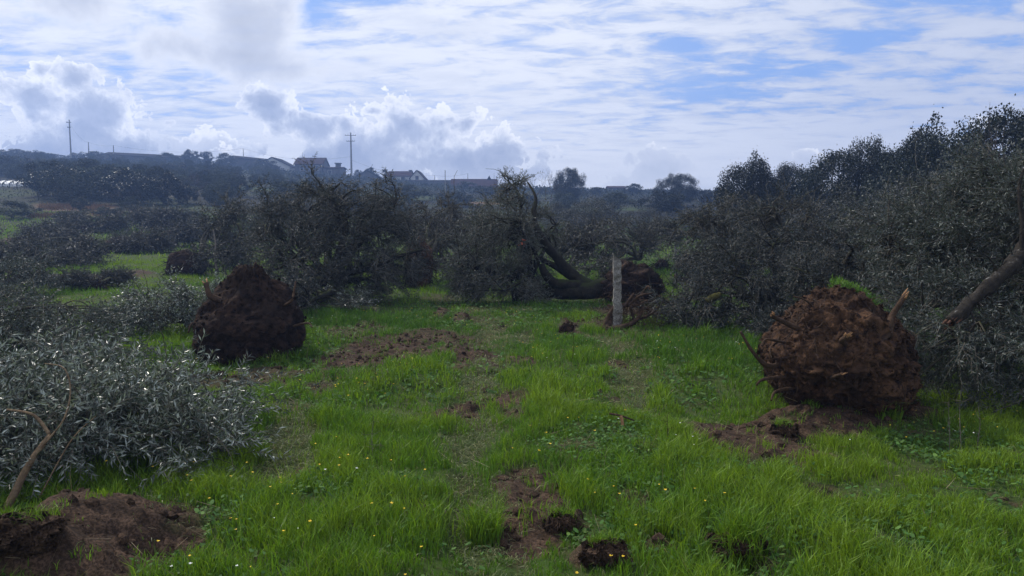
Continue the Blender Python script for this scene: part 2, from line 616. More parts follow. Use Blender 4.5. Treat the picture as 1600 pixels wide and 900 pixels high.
def mat_plain(name, col, rough=0.7, var=0.25, scale=3.0, spec=0.3):
    m, T, out = new_mat(name)
    n = T.noise(obj_co(T), scale, 5, 0.6)
    c = T.mix(T.rng(n, 0.3, 0.7), tuple(q * (1 - var) for q in col), tuple(min(1, q * (1 + var)) for q in col))
    T.l.new(principled(T, c, rough, spec), out.inputs[0])
    return m


def mat_soil(name, a, b, dark, scale=5.0, bd=0.03):
    m, T, out = new_mat(name)
    co = obj_co(T)
    n = T.noise(co, scale, 7, 0.65)
    n2 = T.noise(co, scale * 6, 5, 0.7)
    c = T.mix(T.rng(n, 0.38, 0.62), a, b)
    c = T.mix(T.rng(n2, 0.55, 0.35), c, dark)
    hgt = T.m('ADD', n, T.m('MULTIPLY', n2, 0.5))
    T.l.new(principled(T, c, 0.95, 0.1, bump(T, hgt, bd, 1.0)), out.inputs[0])
    return m


def mat_ground():
    m, T, out = new_mat('ground_soil_and_turf')
    co = obj_co(T)
    dirt = attr(T, 'var')
    dry = attr(T, 'dry')
    n = T.noise(co, 1.3, 6, 0.6)
    n2 = T.noise(co, 9, 6, 0.68)
    n3 = T.noise(co, 55, 4, 0.65)
    turf = T.mix(T.rng(n, 0.35, 0.65), (0.042, 0.075, 0.014), (0.060, 0.078, 0.022))
    turf = T.mix(T.m('MULTIPLY', T.rng(n2, 0.5, 0.7), 0.7), turf, (0.045, 0.034, 0.018))
    soil = T.mix(T.rng(n2, 0.35, 0.65), (0.040, 0.026, 0.017), (0.110, 0.068, 0.044))
    soil = T.mix(T.m('MULTIPLY', T.rng(n3, 0.58, 0.42), 0.7), soil, (0.018, 0.012, 0.008))
    far = T.noise(co, 0.05, 6, 0.7)
    hill = T.mix(T.rng(far, 0.45, 0.62), (0.026, 0.024, 0.016), (0.040, 0.055, 0.016))
    straw = T.mix(T.rng(n, 0.35, 0.65), (0.105, 0.058, 0.032), (0.15, 0.095, 0.05))
    sp = T.new('ShaderNodeSeparateXYZ'); T.l.new(co, sp.inputs[0])
    c = T.mix(T.rng(sp.outputs[1], 28, 70), turf, hill)
    c = T.mix(dry, c, straw)
    c = T.mix(dirt, c, soil)
    hgt = T.m('ADD', T.m('MULTIPLY', n2, 1.0), T.m('MULTIPLY', n3, 0.35))
    T.l.new(principled(T, c, 0.95, 0.1, bump(T, hgt, 0.03, 1.0)), out.inputs[0])
    return m


def mat_grass(name, c0, c1, c2, trans=0.4, rough=0.5):
    m, T, out = new_mat(name)
    v = attr(T, 'var')
    rnd = T.new('ShaderNodeNewGeometry').outputs['Random Per Island']
    c = T.ramp(v, [(0, c0), (0.5, c1), (1, c2)])
    c = T.mix(1.0, c, T.rng(rnd, 0, 1, 0.6, 1.4, False), 'MULTIPLY')
    bs = principled(T, c, rough, 0.25)
    tr = T.new('ShaderNodeBsdfTranslucent')
    T.put(tr.inputs[0], T.mix(1.0, c, (1.15, 1.1, 0.45), 'MULTIPLY'))
    mx = T.new('ShaderNodeMixShader'); mx.inputs[0].default_value = trans
    T.l.new(bs, mx.inputs[1]); T.l.new(tr.outputs[0], mx.inputs[2])
    T.l.new(mx.outputs[0], out.inputs[0])
    return m


M = {}
M['ground'] = mat_ground()
M['grass'] = mat_grass('grass_blade', (0.055, 0.135, 0.014), (0.098, 0.205, 0.017), (0.165, 0.262, 0.022))
M['lowgrass'] = mat_grass('matted_grass', (0.07, 0.11, 0.028), (0.13, 0.16, 0.05), (0.30, 0.27, 0.13), 0.3, 0.5)
M['weed'] = mat_grass('clover_leaf', (0.045, 0.115, 0.022), (0.07, 0.15, 0.03), (0.12, 0.20, 0.04), 0.3, 0.75)
M['yellow'] = mat_plain('yellow_petal', (0.75, 0.50, 0.02), 0.6, 0.1)
M['white'] = mat_plain('white_petal', (0.75, 0.76, 0.68), 0.6, 0.05)
M['olive'] = mat_leaf('olive_leaf', (0.028, 0.040, 0.025), (0.115, 0.13, 0.12), 0.13, 0.46, 0.4)
M['olive_pale'] = mat_leaf('olive_leaf_pale', (0.034, 0.048, 0.030), (0.25, 0.275, 0.24), 0.15, 0.34, 0.6)
M['olive_dark'] = mat_leaf('olive_leaf_dark', (0.019, 0.026, 0.019), (0.060, 0.068, 0.068), 0.10, 0.5, 0.3)
M['olive_dull'] = mat_leaf('olive_leaf_wilting', (0.030, 0.033, 0.027), (0.075, 0.077, 0.074), 0.12, 0.55, 0.3)
M['oak'] = mat_leaf('oak_leaf', (0.013, 0.019, 0.013), (0.025, 0.032, 0.026), 0.08, 0.5, 0.25, 0.25)
M['grey_tree'] = mat_leaf('hill_olive_leaf', (0.030, 0.037, 0.027), (0.060, 0.067, 0.060), 0.12, 0.85, 0.1, 0.45)
M['brown_bush'] = mat_leaf('bare_twigs', (0.060, 0.042, 0.034), (0.060, 0.042, 0.034), 0.0, 0.8, 0.2)
M['bark'] = mat_bark('olive_bark', (0.055, 0.048, 0.038), (0.11, 0.098, 0.078), (0.045, 0.050, 0.018), 7, 0.45)
M['mossbark'] = mat_bark('mossy_olive_bark', (0.019, 0.017, 0.013), (0.040, 0.035, 0.025), (0.030, 0.035, 0.011), 7, 0.5)
M['lichenbark'] = mat_bark('lichen_spotted_bark', (0.020, 0.017, 0.014), (0.045, 0.038, 0.030), (0.26, 0.26, 0.25), 11, 0.12)
M['palebark'] = mat_bark('young_olive_bark', (0.15, 0.10, 0.06), (0.24, 0.17, 0.10), None, 12)
M['twig'] = mat_bark('twig_bark', (0.11, 0.095, 0.075), (0.18, 0.16, 0.13), None, 20)
M['root'] = mat_bark('root_bark', (0.045, 0.028, 0.018), (0.095, 0.058, 0.035), None, 15)
M['rootlet'] = mat_bark('rootlet', (0.028, 0.018, 0.012), (0.062, 0.038, 0.024), None, 6)
M['rootlet_dark'] = mat_bark('dark_rootlet', (0.018, 0.012, 0.009), (0.034, 0.022, 0.016), None, 6)
M['cut'] = mat_plain('freshly_torn_wood', (0.34, 0.18, 0.08), 0.7, 0.35, 30)
M['soil'] = mat_soil('root_ball_soil', (0.045, 0.026, 0.017), (0.115, 0.062, 0.034), (0.018, 0.011, 0.008), 2.2, 0.06)
M['soil_dark'] = mat_soil('dark_root_ball_soil', (0.024, 0.016, 0.012), (0.052, 0.031, 0.021), (0.011, 0.007, 0.006), 2.4, 0.06)
M['clod'] = mat_soil('clod_soil', (0.042, 0.027, 0.017), (0.098, 0.061, 0.039), (0.020, 0.013, 0.009), 14.0, 0.02)
M['granite'] = mat_soil('granite_post', (0.20, 0.185, 0.165), (0.33, 0.31, 0.28), (0.09, 0.08, 0.06), 11.0, 0.012)
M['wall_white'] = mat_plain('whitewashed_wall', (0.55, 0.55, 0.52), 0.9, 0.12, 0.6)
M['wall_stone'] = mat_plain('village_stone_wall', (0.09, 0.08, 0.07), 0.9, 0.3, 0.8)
M['wall_dark'] = mat_plain('dark_render_wall', (0.085, 0.08, 0.078), 0.9, 0.2, 0.8)  # dark render, mottled slightly by noise
M['tile'] = mat_plain('clay_roof_tiles', (0.042, 0.022, 0.019), 0.95, 0.25, 1.5, 0.03)
M['tile_dark'] = mat_plain('old_dark_roof_tiles', (0.020, 0.017, 0.018), 0.95, 0.25, 1.5, 0.03)
M['glass'] = mat_plain('window_glass', (0.03, 0.035, 0.045), 0.15, 0.1, 1)
M['shutter'] = mat_plain('window_frame_paint', (0.30, 0.28, 0.25), 0.7, 0.1, 1)
M['concrete'] = mat_plain('concrete_pole', (0.24, 0.235, 0.22), 0.85, 0.15, 2)
M['metal'] = mat_plain('dull_metal', (0.10, 0.10, 0.11), 0.5, 0.1, 2, 0.5)
M['polytunnel'] = mat_plain('white_sheet', (0.72, 0.72, 0.70), 0.6, 0.06, 0.5)
M['orange'] = mat_plain('orange_leaf', (0.30, 0.085, 0.045), 0.7, 0.2, 20)

# ------------------------------------------------------------------ the ground: one sheet out to the horizon
def build_ground():
    fr = np.arange(-44, 44.01, 0.2)
    back = np.arange(50, 311, 6.0)
    ang = np.radians(np.concatenate([fr, back]))            # clockwise from +Y
    rows = [0.0]
    r = 1.2
    while r < 4200:
        rows.append(r)
        r *= 1.0075 if r < 20 else (1.015 if r < 45 else 1.03)
    rows = np.array(rows)
    A, Rr = np.meshgrid(ang, rows)
    x = Rr * np.sin(A); y = Rr * np.cos(A)
    n, k = x.shape
    h, m, ln = H(x.ravel(), y.ravel(), True)
    V = np.stack([x.ravel(), y.ravel(), h], -1)
    i, j = np.meshgrid(np.arange(n - 1), np.arange(k), indexing='ij')
    j2 = (j + 1) % k
    F = np.stack([i * k + j, i * k + j2, (i + 1) * k + j2, (i + 1) * k + j], -1).reshape(-1, 4)
    F = F[:, ::-1]
    g = Geo()
    g.add(V, F, 0, np.clip(m + 0.35 * ln, 0, 1))
    o = g.build('ground', M['ground'], None, True)
    xx = x.ravel(); yy = y.ravel()
    uu = xx / np.maximum(yy, 1)
    dn = fbm(xx * 0.10, yy * 0.22, None, 3, 40)
    dry = np.zeros_like(xx)
    for (px, y0, y1, hw) in ((120, 77, 84, 55), (150, 70, 73, 45), (235, 66, 76, 28), (80, 67, 69, 35), (760, 120, 126, 30), (1060, 60, 64, 20)):
        u0 = (px - 800) / FPX
        dry = np.maximum(dry, sstep(1.2, 0.8, np.abs(uu - u0) / (hw / FPX) + 0.5 * dn) * sstep(y0 - 2, y0 + 1, yy) * sstep(y1 + 2, y1 - 1, yy))
    at = o.data.attributes.new('dry', 'FLOAT', 'POINT')
    at.data.foreach_set('value', dry.astype(np.float32))
    tag(o, kind='structure')


build_ground()

# ------------------------------------------------------------------ grass and small ground plants
def blades(g, P, h, w, lean, mat=0, var=0.0, seed=0, seg=2, curl=0.6, az=None):
    r = rs(seed); n = len(P)
    a = r.uniform(0, 2 * np.pi, n) if az is None else az
    side = np.stack([np.cos(a), np.sin(a), np.zeros(n)], -1)
    la = r.uniform(0, 2 * np.pi, n)
    ld = np.stack([np.cos(la), np.sin(la), np.zeros(n)], -1)
    L = (lean * h)[:, None] * ld
    up = np.zeros((n, 3)); up[:, 2] = h
    tip = P + up * np.sqrt(np.maximum(0.05, 1 - lean ** 2 * 0.6))[:, None] + L
    mid = P + up * 0.58 + L * 0.32
    b = P.copy(); b[:, 2] -= 0.01
    if seg == 2:
        V = np.stack([b - side * w[:, None] * .5, b + side * w[:, None] * .5, mid + side * w[:, None] * .42, mid - side * w[:, None] * .42, tip], 1)
        o = np.arange(n)[:, None] * 5
        g.add(V.reshape(-1, 3), [o + np.array([[0, 1, 2, 3]]), o + np.array([[3, 2, 4]])], mat, np.repeat(var, 5) if not np.isscalar(var) else var)
    else:
        V = np.stack([b - side * w[:, None] * .5, b + side * w[:, None] * .5, tip], 1)
        o = np.arange(n)[:, None] * 3
        g.add(V.reshape(-1, 3), [o + np.array([[0, 1, 2]])], mat, np.repeat(var, 3) if not np.isscalar(var) else var)


def scatter(n, y0, y1, seed, umax=0.80, xr=None):
    r = rs(seed)
    y = np.sqrt(r.uniform(y0 ** 2, y1 ** 2, n))
    x = r.uniform(-umax, umax, n) * y + 0.0
    return x, y, r


def build_grass():
    g = Geo()
    for (n, y0, y1, w0, seg, sd_) in ((190000, 3.2, 7.5, 0.0048, 2, 1), (230000, 7.5, 15, 0.0075, 2, 2), (170000, 15, 32, 0.016, 1, 3), (60000, 32, 75, 0.05, 1, 4)):
        x, y, r = scatter(n, y0, y1, sd_)
        # blades gather in tufts
        k = r.randint(0, n, n); tuft = r.rand(n) < 0.72
        cx = np.round(x / 0.11) * 0.11 + 0.07 * vnoise(x * 9, y * 9, None, 5); cyy = np.round(y / 0.11) * 0.11
        j = r.normal(0, 1, (n, 2)) * (0.022 + 0.0016 * y)[:, None]
        x = np.where(tuft, cx + j[:, 0], x); y = np.where(tuft, cyy + j[:, 1], y)
        h, m, ln = H(x, y, True)
        dens = 1 - np.clip(m * 1.25, 0, 1) * np.where(fbm(x * 8, y * 8, None, 2, 57) > .22, .55, 1.0)
        big = fbm(x * 0.55, y * 0.55, None, 3, 50)
        med = fbm(x * 2.1, y * 2.1, None, 3, 51)
        tl0 = fbm(x * 5.5, y * 5.5, None, 2, 53)
        keep = r.rand(n) < dens * (1 - 0.88 * ln) * np.clip(0.85 + 0.9 * med + 0.9 * tl0, 0.12, 1)
        hollow = sstep(-0.12, -0.4, med + 0.4 * big)
        tl = tl0
        hh = (0.055 + 0.075 * np.clip(big + 0.35, 0, 1.2) + 0.10 * np.clip(med, 0, 1) + 0.10 * np.clip(tl, 0, 1)) * (0.5 + 0.95 * r.rand(n) ** 1.3) * (1 - 0.5 * hollow)
        hh *= 1 - 0.5 * np.clip(m + ln, 0, 1)
        far = sstep(20, 40, y)
        hh *= 1 + 0.6 * far
        yel = fbm(x * 0.35 + 5, y * 0.35, None, 3, 52)
        left = sstep(12, 22, y) * sstep(-1, -4, x)
        var = np.clip(0.44 + 0.85 * yel + 0.45 * med + 0.3 * tl0 + r.normal(0, 0.16, n) + 0.30 * left, 0, 1)
        P = np.stack([x, y, h], -1)[keep]
        lean = np.clip(0.25 + 0.5 * r.rand(n), 0, 1)[keep]
        w = (w0 * (0.6 + 0.9 * r.rand(n)))[keep]
        blades(g, P, hh[keep], w, lean, 0, var[keep], sd_ + 100, seg)
    o = g.build('meadow_grass', M['grass'])
    tag(o, 'lush bright green spring grass growing in tufts over the field', 'grass', kind='stuff')

    # flattened pale grass in the wheel lanes and round the torn earth
    g = Geo()
    for (n, y0, y1, w0, sd_) in ((150000, 3.2, 9, 0.0045, 11), (120000, 9, 18, 0.008, 12)):
        x, y, r = scatter(n, y0, y1, sd_, 0.75)
        h, m, ln = H(x, y, True)
        p = np.clip(ln * 1.0 + 0.35 * m * (1 - m) * 4 + 0.05, 0, 1) * np.clip(1.15 - m, 0.03, 1)
        keep = r.rand(n) < p
        P = np.stack([x, y, h + 0.004], -1)[keep]; k = len(P)
        hh = r.uniform(0.03, 0.11, k)
        a = r.uniform(0, 2 * np.pi, k)
        d = np.stack([np.cos(a), np.sin(a), r.uniform(0.05, 0.65, k)], -1) * hh[:, None]
        s_ = np.stack([-np.sin(a), np.cos(a), r.normal(0, .4, k)], -1) * (w0 * r.uniform(.5, 1.2, k))[:, None]
        mid = P + d * 0.5; mid[:, 2] += 0.012
        V = np.stack([P, mid + s_ * .5, P + d * [1, 1, .6], mid - s_ * .5], 1)
        oo = np.arange(k)[:, None] * 4
        var = np.clip(r.normal(0.42, 0.28, k), 0, 1)
        g.add(V.reshape(-1, 3), [oo + np.array([[0, 1, 2, 3]])], 0, np.repeat(var, 4))
    o = g.build('trampled_grass', M['lowgrass'])
    tag(o, 'flattened pale matted grass pressed into the wheel lanes', 'grass', kind='stuff')

    # clover and broad-leaved weeds
    g = Geo()
    for (n, y0, y1, s0, sd_) in ((60000, 3.2, 8, 0.016, 21), (45000, 8, 17, 0.026, 22)):
        x, y, r = scatter(n, y0, y1, sd_, 0.78)
        h, m, ln = H(x, y, True)
        cl = fbm(x * 1.1 + 9, y * 1.1, None, 3, 60)
        keep = (r.rand(n) < sstep(-0.25, 0.35, cl) * .8) & (r.rand(n) > m * 1.2) & (r.rand(n) > ln * .8)
        P = np.stack([x, y, h + r.uniform(0.01, 0.07, n)], -1)[keep]; k = len(P)
        s_ = s0 * r.uniform(0.5, 1.3, k)
        a = r.uniform(0, 2 * np.pi, k)
        nrm = norm(np.stack([r.normal(0, .45, k), r.normal(0, .45, k), np.ones(k)], -1))
        t = norm(np.cross(nrm, np.stack([np.cos(a), np.sin(a), np.zeros(k)], -1))); b = np.cross(nrm, t)
        th = np.linspace(0, 2 * np.pi, 6, endpoint=False)
        V = P[:, None] + s_[:, None, None] * (t[:, None] * np.cos(th)[None, :, None] * 1.2 + b[:, None] * np.sin(th)[None, :, None] * 0.75)
        oo = np.arange(k)[:, None] * 6
        g.add(V.reshape(-1, 3), [oo + np.arange(6)[None]], 0, np.repeat(np.clip(r.normal(.4, .3, k), 0, 1), 6))
    o = g.build('clover_and_weeds', M['weed'])
    tag(o, 'low clover and broad leaved weeds among the grass', 'ground cover', kind='stuff')

    # flowers
    for nm, mt, n, seedv, lab in (('yellow_wildflowers', M['yellow'], 620, 31, 'tiny yellow wildflowers dotted through the grass'),
                                  ('white_wildflowers', M['white'], 170, 32, 'tiny white wildflowers dotted through the grass')):
        g = Geo()
        x, y, r = scatter(n * 4, 3.4, 17, seedv, 0.75)
        cl = fbm(x * 0.6 + seedv, y * 0.6, None, 2, 70)
        h, m, ln = H(x, y, True)
        keep = (r.rand(len(x)) < sstep(0.0, 0.45, cl)) & (m < 0.3) & (ln < .3)
        P = np.stack([x, y, h + r.uniform(0.10, 0.20, len(x))], -1)[keep]; k = len(P)
        s_ = r.uniform(0.006, 0.012, k)
        for q in range(5):
            a = q * 2 * np.pi / 5 + r.rand(k)
            d = np.stack([np.cos(a), np.sin(a), r.uniform(.1, .6, k)], -1) * s_[:, None]
            e = np.stack([-np.sin(a), np.cos(a), np.zeros(k)], -1) * s_[:, None] * .45
            V = np.stack([P, P + d * .6 + e, P + d, P + d * .6 - e], 1)
            g.add(V.reshape(-1, 3), [np.arange(k)[:, None] * 4 + np.array([[0, 1, 2, 3]])])
        o = g.build(nm, mt)
        tag(o, lab, 'wildflowers', kind='stuff')

    # dry stalks, straw and bits of twig
    g = Geo()
    n = 5200
    x, y, r = scatter(n, 3.3, 18, 38, 0.75)
    h, m, ln = H(x, y, True)
    P = np.stack([x, y, h], -1)
    L_ = r.uniform(.05, .24, n); lying = r.rand(n) < .72
    a = r.uniform(0, 2 * np.pi, n); el_ = np.where(lying, r.uniform(.02, .35, n), r.uniform(.9, 1.5, n))
    d = np.stack([np.cos(a) * np.cos(el_), np.sin(a) * np.cos(el_), np.sin(el_)], -1)
    P[:, 2] += np.where(lying, r.uniform(.005, .05, n), 0)
    sd_ = norm(np.cross(d, r.normal(size=(n, 3)))) * (.0012 + .00012 * y)[:, None]
    T_ = P + d * L_[:, None] + r.normal(0, .01, (n, 3))
    V = np.stack([P - sd_, P + sd_, T_ + sd_ * .5, T_ - sd_ * .5], 1)
    g.add(V.reshape(-1, 3), [np.arange(n)[:, None] * 4 + np.array([[0, 1, 2, 3]])], 0, np.repeat(np.clip(r.normal(.45, .3, n), 0, 1), 4))
    o = g.build('dry_stalks', mat_grass('dry_stalk', (0.06, 0.042, 0.028), (0.16, 0.12, 0.07), (0.30, 0.25, 0.15), .1, .8))
    tag(o, 'scattered dry stalks and bits of twig lying in the grass', 'plant litter', kind='stuff')

    # crumbs and clods of turned earth
    g = Geo()
    n = 26000
    x, y, r = scatter(n, 3.3, 17, 41, 0.75)
    h, m, ln = H(x, y, True)
    keep = r.rand(n) < sstep(0.3, 0.9, m)
    P = np.stack([x, y, h], -1)[keep]; k = len(P)
    ico = np.array([[0, 0, 1], [.89, 0, .45], [.28, .85, .45], [-.72, .53, .45], [-.72, -.53, .45], [.28, -.85, .45],
                    [.72, .53, -.45], [-.28, .85, -.45], [-.89, 0, -.45], [-.28, -.85, -.45], [.72, -.53, -.45], [0, 0, -1]])
    icf = np.array([[0, 1, 2], [0, 2, 3], [0, 3, 4], [0, 4, 5], [0, 5, 1], [1, 6, 2], [2, 7, 3], [3, 8, 4], [4, 9, 5], [5, 10, 1],
                    [6, 7, 2], [7, 8, 3], [8, 9, 4], [9, 10, 5], [10, 6, 1], [11, 7, 6], [11, 8, 7], [11, 9, 8], [11, 10, 9], [11, 6, 10]])
    s_ = 0.006 + 0.022 * r.rand(k) ** 4 * 2
    V = P[:, None] + s_[:, None, None] * ico[None] * r.uniform(.6, 1.3, (k, 12, 1)) * r.uniform(.6, 1.3, (k, 1, 3))
    F = (np.arange(k)[:, None, None] * 12 + icf[None]).reshape(-1, 3)
    g.add(V.reshape(-1, 3), F)
    o = g.build('soil_crumbs', M['clod'])
    tag(o, 'loose crumbs and clods of brown earth on the torn ground', 'soil', kind='stuff')


build_grass()

# ------------------------------------------------------------------ olive foliage
def shoots(g, B, D, L, nl, ll, lw, seed, mat=0, stem_mat=1, stem_r=0.0022, droop=0.35, spread=0.75):
    """leafy shoots: B base, D direction, L length; nl leaves each"""
    r = rs(seed); n = len(B)
    D = norm(D)
    t = (np.arange(nl) + 0.5) / nl
    t = t[None, :] + r.uniform(-.03, .03, (n, nl))
    axis = B[:, None] + D[:, None] * (L[:, None] * t)[..., None]
    axis[..., 2] -= droop * L[:, None] * t ** 2 * 0.8
    dirn = D[:, None] * np.ones((1, nl, 1)); dirn = dirn.copy(); dirn[..., 2] -= droop * 1.2 * t
    dirn = norm(dirn)
    rv = norm(r.normal(size=(n, nl, 3)))
    perp = norm(np.cross(dirn, rv))
    ld = norm(dirn * (1 - spread * 0.55) + perp * spread + np.array([0, 0, -0.10]))
    nr = norm(np.cross(ld, r.normal(size=(n, nl, 3))))
    sl = ll * r.uniform(.6, 1.2, (n, nl)); sw = lw * r.uniform(.7, 1.2, (n, nl))
    b = axis; tip = b + ld * sl[..., None]
    side = np.cross(nr, ld)
    m1 = b + ld * (sl * .45)[..., None] + nr * (sl * 0.05)[..., None]
    V = np.stack([b, m1 + side * (sw * .5)[..., None], tip, m1 - side * (sw * .5)[..., None]], 2)
    k = n * nl
    g.add(V.reshape(-1, 3), [np.arange(k)[:, None] * 4 + np.array([[0, 1, 2, 3]])], mat)
    # stems: three-sided, three points
    if stem_r > 0:
        ts = np.array([0, .5, 1.0])
        C = B[:, None] + D[:, None] * (L[:, None] * ts)[..., None]
        C[..., 2] -= droop * L[:, None] * ts ** 2 * 0.8
        a = norm(np.cross(D, r.normal(size=(n, 3)))); bb = np.cross(D, a)
        th = np.array([0, 2.094, 4.189])
        ring = a[:, None] * np.cos(th)[None, :, None] + bb[:, None] * np.sin(th)[None, :, None]
        rad = stem_r * np.array([1.3, 1.0, 0.4])
        V = C[:, :, None] + ring[:, None] * rad[None, :, None, None]
        o = np.arange(n)[:, None] * 9
        f = []
        for i in range(2):
            for j in range(3):
                j2 = (j + 1) % 3
                f.append([i * 3 + j, i * 3 + j2, i * 3 + 3 + j2, i * 3 + 3 + j])
        F = (o[:, None, :] + np.array(f)[None]).reshape(-1, 4)
        g.add(V.reshape(-1, 3), F, stem_mat)


def sample_blobs(blobs, n, r, shell=0.55):
    w = np.array([b[3] * b[4] * b[5] for b in blobs]) ** 0.8
    idx = r.choice(len(blobs), n, p=w / w.sum())
    B = np.array(blobs)[idx]
    d = norm(r.normal(size=(n, 3)))
    rad = r.rand(n) ** (1 / 3)
    rad = np.where(r.rand(n) < shell, 0.75 + 0.3 * r.rand(n), rad)
    return B[:, :3] + d * B[:, 3:6] * rad[:, None]


def olive_crown(parent, blobs, hub, leafmat, seed, nsub=110, nshoot=2600, nl=18, ll=0.058, lw=0.012, L=0.3, limb_r=0.05,
                nlimb=7, droop=0.35, outward=0.5, stem_r=0.0022, limbmat='bark', shell=0.55, bend=.07, name='crown', limbname='limbs', extra=None):
    """limbs from the hub out to the blobs, side branches off them, leafy shoots off those"""
    r = rs(seed)
    hub = np.asarray(hub, float)
    gl = Geo()
    limbs = []
    ends = sample_blobs(blobs, nlimb * 3, r, 0.2)
    # spread the limb ends out
    pick = [0]
    for _ in range(nlimb - 1):
        dd = np.min(np.linalg.norm(ends[:, None] - ends[pick][None], axis=-1), axis=1)
        pick.append(int(np.argmax(dd)))
    for e in ends[pick]:
        e = e.copy(); e[2] = max(e[2], Hs(e[0], e[1]) + .1)
        P = curve_pts(hub, e, 14, bend, r, 0.05)
        gz = H(P[:, 0], P[:, 1])
        P[:, 2] = np.maximum(P[:, 2], gz + 0.03)
        limbs.append(P)
        tube(gl, P, np.linspace(limb_r, limb_r * .25, 14), 7, 0, 0, 0.25, seed)
    allp = np.concatenate([l[3:] for l in limbs])
    subs = []
    tg = sample_blobs(blobs, nsub, r, shell)
    far_ = r.rand(nsub) < .16
    tg = np.where(far_[:, None], hub + (tg - hub) * r.uniform(1.1, 1.35, nsub)[:, None], tg)
    gz = H(tg[:, 0], tg[:, 1])
    tg[:, 2] = np.where(tg[:, 2] < gz + 0.04, gz + 0.04 + 0.12 * r.rand(nsub), tg[:, 2])
    for e in tg:
        dist = np.linalg.norm(allp - e, axis=1) * (1 + 0.3 * r.rand(len(allp)))
        b = allp[np.argmin(dist)]
        P = curve_pts(b, e, 7, 0.14, r, 0.06)
        subs.append(P)
        tube(gl, P, np.linspace(limb_r * .26, stem_r * 1.6, 7), 5, 0, 0, 0.15, seed, False)
    # bare broken twigs standing clear of the leaves
    for i in range(int(nsub * .22)):
        P = subs[r.randint(len(subs))]
        dr = norm(norm(P[-1] - P[-3]) + .5 * norm(P[-1] - hub) + r.normal(0, .35, 3) + np.array([0, 0, .25]))
        e = P[-2] + dr * L * r.uniform(.8, 2.4)
        tube(gl, curve_pts(P[-2], e, 6, .1, r), np.linspace(stem_r * 2.2, stem_r * .8, 6), 4, 0, 0, 0, 0, False)
    if extra:
        extra(gl, r)
    part(gl, limbname, M[limbmat], parent, True)
    # shoots
    nshoot = int(nshoot * .84)
    S = np.array(subs)
    k = r.randint(0, len(subs), nshoot)
    t = 0.25 + 0.75 * r.rand(nshoot) ** 0.6
    ti = t * 6; i0 = np.clip(np.floor(ti).astype(int), 0, 5); ft = (ti - i0)[:, None]
    B = S[k, i0] * (1 - ft) + S[k, i0 + 1] * ft
    sdir = norm(S[k, i0 + 1] - S[k, i0])
    B = B + r.normal(0, 0.035 * L / 0.3, B.shape)
    out = norm(B - hub)
    D = sdir * 0.6 + out * outward + r.normal(0, 0.55, B.shape)
    Ls = L * (0.5 + 0.7 * r.rand(nshoot) + 0.9 * r.rand(nshoot) ** 6)
    gz = H(B[:, 0], B[:, 1])
    B[:, 2] = np.maximum(B[:, 2], gz + 0.03)
    D = norm(D)
    endz = B[:, 2] + D[:, 2] * Ls - droop * Ls * .8
    D[:, 2] = np.where(endz < gz, np.abs(D[:, 2]) + droop, D[:, 2])
    gc = Geo()
    shoots(gc, B, D, Ls, nl, ll, lw, seed + 1, 0, 1, stem_r, droop)
    part(gc, name, [M[leafmat], M['twig']], parent)


